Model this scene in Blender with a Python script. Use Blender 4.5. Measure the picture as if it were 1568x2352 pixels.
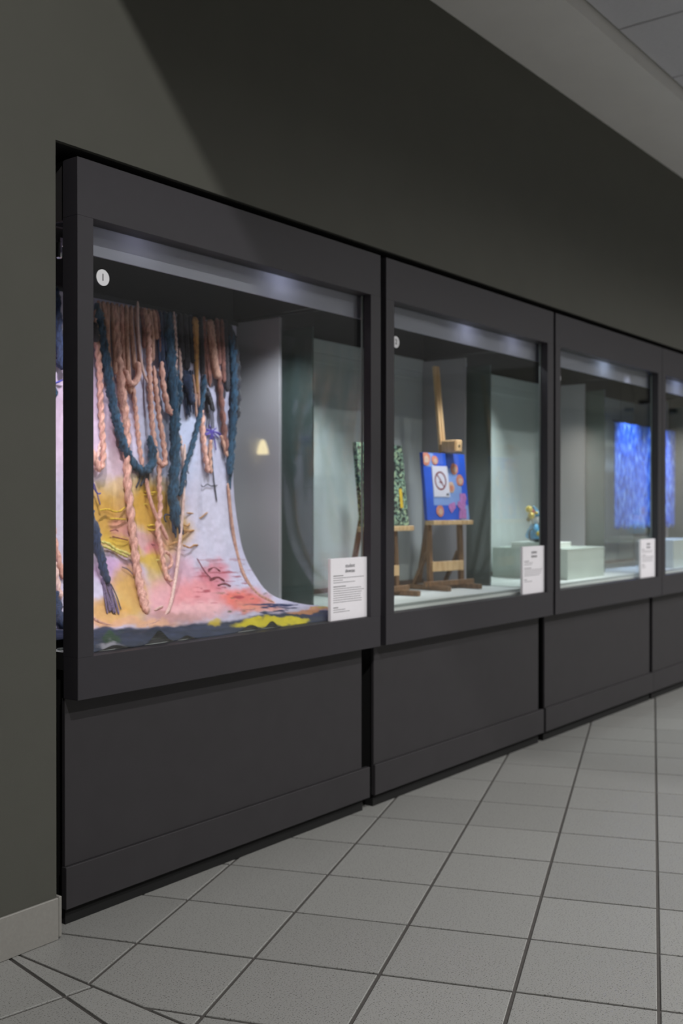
import bpy, bmesh, math, random
import numpy as np
from mathutils import Vector

random.seed(7)
for o in list(bpy.data.objects):
    bpy.data.objects.remove(o, do_unlink=True)
SC = bpy.context.scene
COL = SC.collection

# ------------------------------------------------------------------ camera
# world: X runs along the row of cases, Y goes into the wall, Z is up
F_PX, PITCH, WANG, CAM_D, CAM_H = 2424.83, -0.0043, 0.6529, 2.138, 1.07
cam_d = bpy.data.cameras.new('camera')
cam = bpy.data.objects.new('camera', cam_d)
COL.objects.link(cam)
cam.location = (0, -CAM_D, CAM_H)
cam.rotation_euler = (math.pi / 2 + PITCH, 0, WANG - math.pi / 2)
cam_d.sensor_fit = 'VERTICAL'
cam_d.sensor_height = 36.0
cam_d.lens = F_PX / 2352 * 36.0
cam_d.clip_start = 0.02
cam_d.dof.use_dof = True
cam_d.dof.focus_distance = 2.15
cam_d.dof.aperture_fstop = 4.0
SC.camera = cam

# ------------------------------------------------------------------ world, exposure
world = bpy.data.worlds.new('world')
SC.world = world
world.use_nodes = True
world.node_tree.nodes['Background'].inputs[0].default_value = (0.5, 0.52, 0.55, 1)
world.node_tree.nodes['Background'].inputs[1].default_value = 0.02
SC.view_settings.view_transform = 'Standard'
SC.view_settings.look = 'None'
SC.view_settings.gamma = 1.0
SC.view_settings.use_curve_mapping = False
SC.view_settings.exposure = 0.0

# ceiling downlights of the hall: (x, y, watts)
ROOM_LAMPS = [(1.6, -2.2, 2), (3.6, -2.2, 9), (5.9, -2.2, 17), (8.2, -2.2, 20), (10.6, -2.2, 20), (1.6, -3.25, 10), (3.6, -3.25, 54), (5.9, -3.25, 72), (8.2, -3.25, 72),
              (12.6, -3.25, 50), (15.5, -3.25, 50), (18.85, -5.2, 40), (20.1, -6.0, 40), (20.9, -5.4, 40)]
# lamp under the higher ceiling left of the bulkhead; the bulkhead's lower edge cuts its light on the wall
BULK_X, HIGH_Z = 1.33, 4.14
HIGH_LAMP = (0.33, -3.2, 4.14)
HIGH_LAMP_W = 340.0


# ------------------------------------------------------------------ pixel <-> world (photograph frame 1568 x 2352)
def ray(px, py):
    u = (px - 784) / F_PX
    v = (py - 1176) / F_PX
    y2 = math.cos(PITCH) + v * math.sin(PITCH)
    z2 = math.sin(PITCH) - v * math.cos(PITCH)
    return Vector((u * math.sin(WANG) + y2 * math.cos(WANG), -u * math.cos(WANG) + y2 * math.sin(WANG), z2))


EYE = Vector((0, -CAM_D, CAM_H))


def on_y(px, py, Y):
    d = ray(px, py)
    return EYE + d * ((Y + CAM_D) / d.y)


def on_x(px, py, X):
    d = ray(px, py)
    return EYE + d * (X / d.x)


def project(P):
    """numpy (n,3) -> pixel (n,2)"""
    y = P[:, 1] + CAM_D
    z = P[:, 2] - CAM_H
    xc = P[:, 0] * math.sin(WANG) - y * math.cos(WANG)
    yc = P[:, 0] * math.cos(WANG) + y * math.sin(WANG)
    a = yc * math.cos(PITCH) + z * math.sin(PITCH)
    b = -yc * math.sin(PITCH) + z * math.cos(PITCH)
    return np.stack([784 + F_PX * xc / a, 1176 - F_PX * b / a], 1)


# ------------------------------------------------------------------ colour and materials
def lin(c):
    return tuple(((v / 255) / 12.92 if v / 255 <= 0.04045 else ((v / 255 + 0.055) / 1.055) ** 2.4) for v in c)


def rgba(c):
    return tuple(lin(c)) + (1.0,)


def new_mat(name):
    m = bpy.data.materials.new(name)
    m.use_nodes = True
    return m, m.node_tree, m.node_tree.nodes['Principled BSDF']


def paint(name, col, rough=0.6, noise=0.06, scale=40, bump=0.0, bump_scale=300, metal=0.0, spec=0.5):
    """plain paint: base colour with slight mottling and optional fine relief"""
    m, nt, b = new_mat(name)
    b.inputs['Roughness'].default_value = rough
    b.inputs['Metallic'].default_value = metal
    b.inputs['Specular IOR Level'].default_value = spec
    tc = nt.nodes.new('ShaderNodeTexCoord')
    n = nt.nodes.new('ShaderNodeTexNoise')
    n.inputs['Scale'].default_value = scale
    n.inputs['Detail'].default_value = 4
    nt.links.new(tc.outputs['Object'], n.inputs['Vector'])
    r = nt.nodes.new('ShaderNodeValToRGB')
    c = lin(col)
    r.color_ramp.elements[0].position = 0.3
    r.color_ramp.elements[1].position = 0.7
    r.color_ramp.elements[0].color = tuple(x * (1 - noise) for x in c) + (1,)
    r.color_ramp.elements[1].color = tuple(min(1, x * (1 + noise)) for x in c) + (1,)
    nt.links.new(n.outputs['Fac'], r.inputs['Fac'])
    nt.links.new(r.outputs['Color'], b.inputs['Base Color'])
    if bump > 0:
        n2 = nt.nodes.new('ShaderNodeTexNoise')
        n2.inputs['Scale'].default_value = bump_scale
        n2.inputs['Detail'].default_value = 3
        nt.links.new(tc.outputs['Object'], n2.inputs['Vector'])
        bp = nt.nodes.new('ShaderNodeBump')
        bp.inputs['Strength'].default_value = bump
        bp.inputs['Distance'].default_value = 0.002
        nt.links.new(n2.outputs['Fac'], bp.inputs['Height'])
        nt.links.new(bp.outputs['Normal'], b.inputs['Normal'])
    return m


def glass_mat(name, tint, refl=1.0):
    """thin sheet glass: see-through with Fresnel reflection"""
    m = bpy.data.materials.new(name)
    m.use_nodes = True
    nt = m.node_tree
    nt.nodes.remove(nt.nodes['Principled BSDF'])
    out = nt.nodes['Material Output']
    t = nt.nodes.new('ShaderNodeBsdfTransparent')
    t.inputs['Color'].default_value = tuple(tint) + (1,)
    g = nt.nodes.new('ShaderNodeBsdfGlossy')
    g.inputs['Roughness'].default_value = 0.0
    g.inputs['Color'].default_value = (refl, refl, refl, 1)
    fr = nt.nodes.new('ShaderNodeFresnel')
    fr.inputs['IOR'].default_value = 1.5
    # both sides of the sheet act like the outer side
    geo = nt.nodes.new('ShaderNodeNewGeometry')
    mixior = nt.nodes.new('ShaderNodeMix')
    mixior.data_type = 'FLOAT'
    mixior.inputs[2].default_value = 1.5
    mixior.inputs[3].default_value = 1 / 1.5
    nt.links.new(geo.outputs['Backfacing'], mixior.inputs[0])
    nt.links.new(mixior.outputs[0], fr.inputs['IOR'])
    mx = nt.nodes.new('ShaderNodeMixShader')
    nt.links.new(fr.outputs['Fac'], mx.inputs['Fac'])
    nt.links.new(t.outputs[0], mx.inputs[1])
    nt.links.new(g.outputs[0], mx.inputs[2])
    nt.links.new(mx.outputs[0], out.inputs['Surface'])
    return m


def frosted_mat(name, col):
    """opal acrylic: part diffuse, part translucent"""
    m = bpy.data.materials.new(name)
    m.use_nodes = True
    nt = m.node_tree
    nt.nodes.remove(nt.nodes['Principled BSDF'])
    d = nt.nodes.new('ShaderNodeBsdfDiffuse')
    d.inputs['Color'].default_value = rgba(col)
    t = nt.nodes.new('ShaderNodeBsdfTranslucent')
    t.inputs['Color'].default_value = rgba(col)
    n = nt.nodes.new('ShaderNodeTexNoise')
    n.inputs['Scale'].default_value = 6
    mr = nt.nodes.new('ShaderNodeMapRange')
    mr.inputs[3].default_value = 0.35
    mr.inputs[4].default_value = 0.45
    nt.links.new(n.outputs['Fac'], mr.inputs[0])
    mx = nt.nodes.new('ShaderNodeMixShader')
    nt.links.new(mr.outputs[0], mx.inputs['Fac'])
    nt.links.new(d.outputs[0], mx.inputs[1])
    nt.links.new(t.outputs[0], mx.inputs[2])
    nt.links.new(mx.outputs[0], nt.nodes['Material Output'].inputs['Surface'])
    return m


def speckle_tile(name, col, dark, rough=0.4):
    """speckled porcelain: large tone drift plus fine dark flecks"""
    m, nt, b = new_mat(name)
    b.inputs['Roughness'].default_value = rough
    b.inputs['Specular IOR Level'].default_value = 0.45
    g = nt.nodes.new('ShaderNodeNewGeometry')
    v = nt.nodes.new('ShaderNodeTexNoise')
    v.inputs['Scale'].default_value = 260
    v.inputs['Detail'].default_value = 2
    nt.links.new(g.outputs['Position'], v.inputs['Vector'])
    r = nt.nodes.new('ShaderNodeValToRGB')
    e = r.color_ramp.elements
    e[0].position = 0.30
    e[0].color = rgba(dark)
    e[1].position = 0.44
    e[1].color = rgba(col)
    nt.links.new(v.outputs['Fac'], r.inputs['Fac'])
    v2 = nt.nodes.new('ShaderNodeTexNoise')
    v2.inputs['Scale'].default_value = 1.3
    nt.links.new(g.outputs['Position'], v2.inputs['Vector'])
    oi = nt.nodes.new('ShaderNodeObjectInfo')
    mr = nt.nodes.new('ShaderNodeMapRange')
    mr.inputs[3].default_value = 0.93
    mr.inputs[4].default_value = 1.05
    nt.links.new(oi.outputs['Random'], mr.inputs[0])
    mul = nt.nodes.new('ShaderNodeMix')
    mul.data_type = 'RGBA'
    mul.blend_type = 'MULTIPLY'
    mul.inputs[0].default_value = 1.0
    nt.links.new(r.outputs['Color'], mul.inputs[6])
    nt.links.new(mr.outputs[0], mul.inputs[7])
    nt.links.new(mul.outputs[2], b.inputs['Base Color'])
    return m


def emit(name, col, strength):
    m = bpy.data.materials.new(name)
    m.use_nodes = True
    nt = m.node_tree
    nt.nodes.remove(nt.nodes['Principled BSDF'])
    e = nt.nodes.new('ShaderNodeEmission')
    e.inputs['Color'].default_value = tuple(col) + (1,)
    e.inputs['Strength'].default_value = strength
    nt.links.new(e.outputs[0], nt.nodes['Material Output'].inputs['Surface'])
    return m


def wood(name, col, dark, scale=9.0):
    m, nt, b = new_mat(name)
    b.inputs['Roughness'].default_value = 0.5
    tc = nt.nodes.new('ShaderNodeTexCoord')
    mp = nt.nodes.new('ShaderNodeMapping')
    mp.inputs['Scale'].default_value = (scale * 8, scale * 8, scale)
    nt.links.new(tc.outputs['Object'], mp.inputs['Vector'])
    n = nt.nodes.new('ShaderNodeTexNoise')
    n.inputs['Scale'].default_value = 1.0
    n.inputs['Detail'].default_value = 5
    nt.links.new(mp.outputs[0], n.inputs['Vector'])
    r = nt.nodes.new('ShaderNodeValToRGB')
    r.color_ramp.elements[0].position = 0.3
    r.color_ramp.elements[0].color = rgba(dark)
    r.color_ramp.elements[1].position = 0.65
    r.color_ramp.elements[1].color = rgba(col)
    nt.links.new(n.outputs['Fac'], r.inputs['Fac'])
    nt.links.new(r.outputs['Color'], b.inputs['Base Color'])
    return m


def yarn(name, col, dark, rough=0.85):
    """combed wool: fibres streaked along the strand"""
    m, nt, b = new_mat(name)
    b.inputs['Roughness'].default_value = rough
    b.inputs['Sheen Weight'].default_value = 0.15
    tc = nt.nodes.new('ShaderNodeTexCoord')
    mp = nt.nodes.new('ShaderNodeMapping')
    mp.inputs['Scale'].default_value = (160, 160, 45)
    nt.links.new(tc.outputs['Object'], mp.inputs['Vector'])
    n = nt.nodes.new('ShaderNodeTexNoise')
    n.inputs['Scale'].default_value = 1.0
    n.inputs['Detail'].default_value = 4
    nt.links.new(mp.outputs[0], n.inputs['Vector'])
    r = nt.nodes.new('ShaderNodeValToRGB')
    r.color_ramp.elements[0].position = 0.32
    r.color_ramp.elements[0].color = rgba(dark)
    r.color_ramp.elements[1].position = 0.62
    r.color_ramp.elements[1].color = rgba(col)
    nt.links.new(n.outputs['Fac'], r.inputs['Fac'])
    nt.links.new(r.outputs['Color'], b.inputs['Base Color'])
    bp = nt.nodes.new('ShaderNodeBump')
    bp.inputs['Strength'].default_value = 0.5
    bp.inputs['Distance'].default_value = 0.004
    nt.links.new(n.outputs['Fac'], bp.inputs['Height'])
    nt.links.new(bp.outputs['Normal'], b.inputs['Normal'])
    return m


M = {}
M['wall'] = paint('taupe_wall_paint', (75, 75, 69), 0.75, 0.03, 6, 0.12, 500)
M['soffit'] = paint('soffit_paint', (200, 199, 197), 0.8, 0.02, 6, 0.1, 500)
M['ceiling_tile'] = paint('mineral_ceiling_tile', (178, 178, 183), 0.9, 0.03, 60, 0.5, 260)
M['ceiling_grid'] = paint('ceiling_grid_metal', (120, 120, 112), 0.6, 0.02)
M['frame'] = paint('charcoal_powder_coat', (53, 51, 56), 0.48, 0.03, 30, 0.10, 700, 0.0, 0.3)
M['panel'] = paint('charcoal_laminate', (52, 50, 53), 0.55, 0.05, 14, 0.10, 500, 0.0, 0.3)
M['void'] = paint('black_recess', (7, 7, 8), 0.9, 0.0)
M['inner_dark'] = paint('dark_case_attic', (50, 47, 48), 0.8, 0.05)
M['grey_panel'] = paint('pale_grey_case_panel', (170, 168, 172), 0.55, 0.02, 8)
M['end_green'] = paint('sea_green_case_panel', (86, 100, 97), 0.35, 0.03, 8)
M['back_panel'] = paint('pale_case_back', (196, 202, 202), 0.6, 0.03, 5)
M['deck'] = paint('pale_case_deck', (228, 231, 230), 0.45, 0.02, 9)
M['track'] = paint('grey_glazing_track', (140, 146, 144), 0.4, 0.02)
M['glass'] = glass_mat('case_glass', (0.96, 0.975, 0.97))
M['valance'] = frosted_mat('opal_valance', (178, 178, 190))
M['base_trim'] = paint('grey_vinyl_base', (140, 138, 134), 0.5, 0.05, 120, 0.1, 700)
M['tile'] = speckle_tile('speckled_porcelain', (146, 146, 144), (92, 91, 89))
M['grout'] = paint('dark_grout', (72, 69, 67), 0.9, 0.1, 60)
M['white_card'] = paint('white_card', (246, 243, 250), 0.6, 0.01)
M['ink'] = paint('grey_ink', (92, 90, 98), 0.7, 0.0)
M['disc'] = paint('white_disc', (225, 225, 230), 0.5, 0.0)
M['ink_black'] = paint('black_ink', (30, 30, 34), 0.7, 0.0)
M['chrome'] = paint('chrome', (200, 200, 205), 0.2, 0.0, metal=1.0)
M['lamp_black'] = paint('lamp_black', (25, 25, 27), 0.5, 0.0)


# ------------------------------------------------------------------ object helpers
def tag(o, label=None, cat=None, group=None, kind=None):
    if label:
        o['label'] = label
    if cat:
        o['category'] = cat
    if group:
        o['group'] = group
    if kind:
        o['kind'] = kind
    return o


def empty(name, loc, label=None, cat=None, group=None, kind=None):
    o = bpy.data.objects.new(name, None)
    COL.objects.link(o)
    o.location = loc
    o.empty_display_size = 0.05
    return tag(o, label, cat, group, kind)


def link(name, me, mat, parent=None, loc=(0, 0, 0)):
    if mat is not None and len(me.materials) == 0:
        me.materials.append(mat)
    o = bpy.data.objects.new(name, me)
    COL.objects.link(o)
    o.parent = parent
    o.location = loc
    return o


def mesh_obj(name, verts, faces, mat, parent=None, smooth=False, loc=(0, 0, 0)):
    me = bpy.data.meshes.new(name)
    me.from_pydata([tuple(v) for v in verts], [], [tuple(f) for f in faces])
    me.update()
    if smooth:
        me.shade_smooth()
    return link(name, me, mat, parent, loc)


def bm_obj(name, bm, mat, parent=None, smooth=False, loc=(0, 0, 0)):
    bmesh.ops.recalc_face_normals(bm, faces=bm.faces)
    me = bpy.data.meshes.new(name)
    bm.to_mesh(me)
    bm.free()
    if smooth:
        me.shade_smooth()
    return link(name, me, mat, parent, loc)


def add_box(bm, x0, x1, y0, y1, z0, z1, bevel=0.0):
    r = bmesh.ops.create_cube(bm, size=1.0)
    vs = r['verts']
    for v in vs:
        v.co = Vector(((x0 + x1) / 2 + v.co.x * (x1 - x0), (y0 + y1) / 2 + v.co.y * (y1 - y0), (z0 + z1) / 2 + v.co.z * (z1 - z0)))
    if bevel > 0:
        es = list({e for v in vs for e in v.link_edges})
        bmesh.ops.bevel(bm, geom=es, offset=bevel, segments=1, affect='EDGES')


def box(name, x0, x1, y0, y1, z0, z1, mat, parent=None, bevel=0.0, loc=(0, 0, 0)):
    bm = bmesh.new()
    add_box(bm, x0, x1, y0, y1, z0, z1, bevel)
    return bm_obj(name, bm, mat, parent, False, loc)


def add_bar(bm, a, b, wx, wy, up=(0, 1, 0)):
    """square bar from a to b, wx across, wy along 'up'"""
    a, b = Vector(a), Vector(b)
    d = (b - a).normalized()
    u = Vector(up)
    u = (u - d * u.dot(d)).normalized()
    s = d.cross(u)
    vs = []
    for p in (a, b):
        for i, j in ((-1, -1), (1, -1), (1, 1), (-1, 1)):
            vs.append(bm.verts.new(p + s * (i * wx / 2) + u * (j * wy / 2)))
    for f in ((3, 2, 1, 0), (4, 5, 6, 7), (0, 1, 5, 4), (1, 2, 6, 5), (2, 3, 7, 6), (3, 0, 4, 7)):
        bm.faces.new([vs[i] for i in f])


def bar(name, a, b, wx, wy, mat, parent=None, up=(0, 1, 0)):
    bm = bmesh.new()
    add_bar(bm, a, b, wx, wy, up)
    bmesh.ops.bevel(bm, geom=list(bm.edges), offset=min(wx, wy) * 0.12, segments=1, affect='EDGES')
    return bm_obj(name, bm, mat, parent)


def add_lathe(bm, prof, seg=24, centre=(0, 0, 0)):
    c = Vector(centre)
    rings = []
    for r, z in prof:
        rings.append([bm.verts.new(c + Vector((r * math.cos(2 * math.pi * i / seg), r * math.sin(2 * math.pi * i / seg), z))) for i in range(seg)])
    for k in range(len(rings) - 1):
        for i in range(seg):
            j = (i + 1) % seg
            bm.faces.new((rings[k][i], rings[k][j], rings[k + 1][j], rings[k + 1][i]))
    bm.faces.new(rings[0][::-1])
    bm.faces.new(rings[-1])


def ellipsoid(name, c, r, mat, parent=None, rot=(0, 0, 0), seg=20, noise=0.0, seed=0):
    bm = bmesh.new()
    bmesh.ops.create_uvsphere(bm, u_segments=seg, v_segments=seg // 2 + 2, radius=1.0)
    from mathutils import Euler, noise as mn
    R = Euler(rot).to_matrix()
    for v in bm.verts:
        k = 1 + noise * mn.noise(v.co * 2.1 + Vector((seed, seed * 2.3, 0)))
        v.co = R @ Vector((v.co.x * r[0] * k, v.co.y * r[1] * k, v.co.z * r[2] * k)) + Vector(c)
    return bm_obj(name, bm, mat, parent, True)


def text_mesh(body, size, extrude=0.0004, bold=0.0, width=1.0):
    cu = bpy.data.curves.new('lettering', 'FONT')
    cu.body = body
    cu.size = size
    cu.extrude = extrude
    cu.offset = bold
    cu.align_x = 'CENTER'
    cu.align_y = 'CENTER'
    ob = bpy.data.objects.new('lettering_tmp', cu)
    COL.objects.link(ob)
    dg = bpy.context.evaluated_depsgraph_get()
    dg.update()
    me = bpy.data.meshes.new_from_object(ob.evaluated_get(dg))
    bpy.data.objects.remove(ob, do_unlink=True)
    # from XY plane to XZ plane facing -Y
    for v in me.vertices:
        x, y, z = v.co
        v.co = (x * width, -z, y)
    return me


# ==================================================================== STRUCTURE
WALL_Y = 0.010
OPEN_X, OPEN_Z = 1.646, 1.979           # opening in the wall for the cases
SOFFIT_Y, SOFFIT_Z, CEIL_Z = -0.393, 2.975, 3.028
RX0, RX1, RY0 = -4.0, 22.0, -7.0

# front wall with the opening cut out (one L-shaped slab)
prof = [(RX0, 0), (OPEN_X, 0), (OPEN_X, OPEN_Z), (RX1, OPEN_Z), (RX1, HIGH_Z), (RX0, HIGH_Z)]
bm = bmesh.new()
fv = [bm.verts.new((x, WALL_Y, z)) for x, z in prof]
bv = [bm.verts.new((x, WALL_Y + 0.014, z)) for x, z in prof]
bm.faces.new(fv)
bm.faces.new(bv[::-1])
for i in range(6):
    j = (i + 1) % 6
    bm.faces.new((fv[i], fv[j], bv[j], bv[i]))
tag(bm_obj('wall_front', bm, M['wall']), kind='structure')
# dark recess the cases are pushed into
bm = bmesh.new()
add_box(bm, OPEN_X - 0.05, RX1, 0.95, 1.0, 0, 2.2)
add_box(bm, OPEN_X - 0.05, RX1, 0.0245, 0.95, OPEN_Z, OPEN_Z + 0.05)
add_box(bm, OPEN_X - 0.05, OPEN_X, 0.0245, 0.95, 0, OPEN_Z)
tag(bm_obj('wall_recess', bm, M['void']), kind='structure')
M['hall'] = paint('pale_hall_paint', (176, 174, 168), 0.8, 0.02, 5)
for nm, b in (('wall_left', (RX0 - 0.1, RX0, RY0, 0.1, 0, HIGH_Z)), ('wall_right', (RX1, RX1 + 0.1, RY0, 1.0, 0, HIGH_Z)), ('wall_back', (RX0, RX1, RY0 - 0.1, RY0, 0, HIGH_Z))):
    tag(box(nm, *b, M['hall']), kind='structure')
# baseboard with its folded end and rounded top
bb = tag(box('baseboard_left', RX0, OPEN_X + 0.001, WALL_Y - 0.008, WALL_Y, 0.0, 0.104, M['base_trim'], None, 0.0018), kind='structure')
box('end_cap', OPEN_X + 0.001, OPEN_X + 0.011, WALL_Y - 0.008, WALL_Y + 0.014, 0.006, 0.106, M['base_trim'], bb, 0.0018)
# soffit and suspended ceiling
sof = tag(box('ceiling_soffit', BULK_X + 0.05, RX1, SOFFIT_Y, WALL_Y, SOFFIT_Z, SOFFIT_Z + 0.25, M['soffit']), kind='structure')
tag(box('ceiling_high', RX0, BULK_X, RY0, WALL_Y, HIGH_Z, HIGH_Z + 0.05, M['soffit']), kind='structure')
tag(box('ceiling_bulkhead', BULK_X, BULK_X + 0.05, RY0, WALL_Y, SOFFIT_Z, HIGH_Z, M['soffit']), kind='structure')
cl = tag(box('ceiling', BULK_X + 0.05, RX1, RY0, SOFFIT_Y, CEIL_Z + 0.012, CEIL_Z + 0.05, M['ceiling_grid']), kind='structure')
bm = bmesh.new()
add_box(bm, 0, 0.600, -0.600, 0, 0, 0.014, 0.003)
ct_me = bpy.data.meshes.new('ceiling_tile')
bm.to_mesh(ct_me)
bm.free()
ct_me.materials.append(M['ceiling_tile'])
for i in range(-4, 15):
    for j in range(0, 10):
        link('ceiling_tile', ct_me, None, cl, (4.135 + 0.61 * i + 0.005, SOFFIT_Y - 0.012 - 0.61 * j, CEIL_Z))

# ------------------------------------------------------------------ floor tiles
fl = tag(box('floor', RX0, RX1, RY0, 0.95, -0.06, -0.0035, M['grout']), kind='structure')
GA = 0.2862
K = CAM_H / 1.4


def cam2world(x, y):
    return (x * math.sin(WANG) + y * math.cos(WANG), -x * math.cos(WANG) + y * math.sin(WANG) - CAM_D)


SA, SB = 0.4017 * K, 0.3891 * K
G0 = Vector(cam2world(-0.7671 * K, 3.0151 * K))
DA = Vector(cam2world(math.cos(GA), -math.sin(GA))) - Vector((0, -CAM_D))   # across the strong joints
DB = Vector(cam2world(math.sin(GA), math.cos(GA))) - Vector((0, -CAM_D))    # along the strong joints
SEAM_X = 1.534


def clip(poly, n, c):
    """keep the part of the polygon where n.p <= c"""
    out = []
    for i in range(len(poly)):
        a, b = poly[i], poly[(i + 1) % len(poly)]
        da, db = n[0] * a[0] + n[1] * a[1] - c, n[0] * b[0] + n[1] * b[1] - c
        if da <= 0:
            out.append(a)
        if da * db < 0:
            t = da / (da - db)
            out.append((a[0] + (b[0] - a[0]) * t, a[1] + (b[1] - a[1]) * t))
    return out


def tile_polys(o, da, db, sa, sb, rng, side, y_max):
    g = 0.0042
    res = []
    for a in rng[0]:
        for b in rng[1]:
            quad = []
            for i, j in ((0, 0), (1, 0), (1, 1), (0, 1)):
                q = o + da * (a * sa + (g if i == 0 else sa - g)) + db * (b * sb + (g if j == 0 else sb - g))
                quad.append((q.x, q.y))
            p = clip(quad, (side, 0), side * SEAM_X - g)
            p = clip(p, (0, 1), y_max) if p else p
            p = clip(p, (1, 0), RX1 - 0.01) if p else p
            p = clip(p, (-1, 0), -RX0 - 0.01) if p else p
            p = clip(p, (0, -1), -RY0 - 0.01) if p else p
            if len(p) >= 3:
                ar = abs(sum(p[k][0] * p[(k + 1) % len(p)][1] - p[(k + 1) % len(p)][0] * p[k][1] for k in range(len(p)))) / 2
                if ar > 2e-5:
                    res.append(p)
    return res


def tile_geom(bm, p, base=(0, 0), dz=0.0):
    cx = sum(q[0] for q in p) / len(p)
    cy = sum(q[1] for q in p) / len(p)
    ins = []
    for q in p:
        d = Vector((cx - q[0], cy - q[1]))
        d = d.normalized() * min(0.0022, d.length * 0.2)
        ins.append((q[0] + d.x, q[1] + d.y))
    lo = [bm.verts.new((q[0] - base[0], q[1] - base[1], -0.005)) for q in p]
    mi = [bm.verts.new((q[0] - base[0], q[1] - base[1], -0.0012 + dz)) for q in p]
    hi = [bm.verts.new((q[0] - base[0], q[1] - base[1], dz)) for q in ins]
    bm.faces.new(hi)
    for k in range(len(p)):
        j = (k + 1) % len(p)
        bm.faces.new((lo[k], lo[j], mi[j], mi[k]))
        bm.faces.new((mi[k], mi[j], hi[j], hi[k]))


LA = math.radians(-9.5)
LDA = Vector((math.cos(LA), math.sin(LA)))
LDB = Vector((-math.sin(LA), math.cos(LA)))
LO = Vector((1.465, -0.256))
polys = tile_polys(G0, DA, DB, SA, SB, (range(-40, 60), range(-45, 80)), -1, 0.60)
polys += tile_polys(LO, LDA, LDB, 0.305, 0.305, (range(-25, 25), range(-28, 12)), 1, WALL_Y - 0.001)


def seen(p):
    c = np.array([[sum(q[0] for q in p) / len(p), sum(q[1] for q in p) / len(p), 0.0]])
    if c[0][0] * math.cos(WANG) + (c[0][1] + CAM_D) * math.sin(WANG) < 0.5 or c[0][1] > 0.3:
        return 99
    u = project(c)[0]
    d = math.hypot(c[0][0], c[0][1] + CAM_D)
    return d if (-250 < u[0] < 1850 and 1300 < u[1] < 2700) else 99


polys.sort(key=seen)
rest = bmesh.new()
for k, p in enumerate(polys):
    if k < 260 and seen(p) < 99:
        bm = bmesh.new()
        c = (sum(q[0] for q in p) / len(p), sum(q[1] for q in p) / len(p))
        tile_geom(bm, p, c, random.uniform(-0.0003, 0.0003))
        bm_obj('floor_tile', bm, M['tile'], fl, False, (c[0], c[1], 0))
    else:
        tile_geom(rest, p)
tag(bm_obj('distant_floor_tiles', rest, M['tile'], fl), kind='stuff')

# ------------------------------------------------------------------ room downlights (outside the frame, as fittings in the ceiling)
M['lamp_glow'] = emit('downlight_lens', (1.0, 0.95, 0.88), 6.0)


def downlight(x, y, z, power, label, spot=None, col=(1.0, 0.985, 0.955)):
    """surface downlight: open can with a recessed lens"""
    t = empty('ceiling_downlight', (x, y, z), label, 'light', 'round downlights on the ceiling')
    bm = bmesh.new()
    add_lathe(bm, [(0.080, -0.001), (0.095, -0.001), (0.095, -0.062), (0.078, -0.062), (0.078, -0.004)], 28)
    bm_obj('can', bm, M['lamp_black'], t, True)
    bm = bmesh.new()
    add_lathe(bm, [(0.074, -0.004), (0.074, -0.009)], 28)
    bm_obj('lens', bm, M['lamp_glow'], t)

    def lamp(ld, e, dz=-0.066):
        ld.energy = e
        ld.color = col
        lo = bpy.data.objects.new(ld.name, ld)
        COL.objects.link(lo)
        lo.parent = t
        lo.location = (0, 0, dz)

    if spot:
        ld = bpy.data.lights.new('downlight_lamp', 'SPOT')
        ld.spot_size = spot
        ld.spot_blend = 0.3
        ld.shadow_soft_size = 0.035
        lamp(ld, power)
    else:
        ld = bpy.data.lights.new('downlight_lamp', 'AREA')
        ld.shape = 'DISK'
        ld.size = 0.15
        ld.spread = math.radians(160)
        lamp(ld, power)
    return t


for x, y, w_ in ROOM_LAMPS:
    downlight(x, y, CEIL_Z, w_, 'round black downlight under the tiled ceiling')
downlight(*HIGH_LAMP, HIGH_LAMP_W, 'round black downlight under the high ceiling beside the bulkhead', math.radians(156))

# warm lamp on the far wall of the hall, seen only as a reflection in the glass
wl = empty('wall_lamp', (10.24, RY0, 1.74), 'warm cone shaped wall lamp on the pale wall opposite the cases', 'lamp')
M['warm_glow'] = emit('warm_lamp_glass', (1.0, 0.82, 0.42), 7.0)
box('back_plate', -0.05, 0.05, 0.0, 0.012, 0.0, 0.24, M['soffit'], wl, 0.003)
bm = bmesh.new()
add_lathe(bm, [(0.075, 0.0), (0.070, 0.05), (0.050, 0.13), (0.025, 0.18), (0.010, 0.19)], 20, (0, 0.09, 0.02))
bm_obj('lamp_shade', bm, M['warm_glow'], wl, True)

# ==================================================================== DISPLAY CASES
CW = 1.316
CASE_X = [1.705, 3.055, 4.393, 5.714, 7.050]
OX0, OX1, OZ0, OZ1 = 0.050, 1.258, 0.691, 1.806


def copy_tree(o, parent=None):
    c = o.copy()
    COL.objects.link(c)
    c.parent = parent
    for ch in o.children:
        copy_tree(ch, c)
    return c


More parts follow.
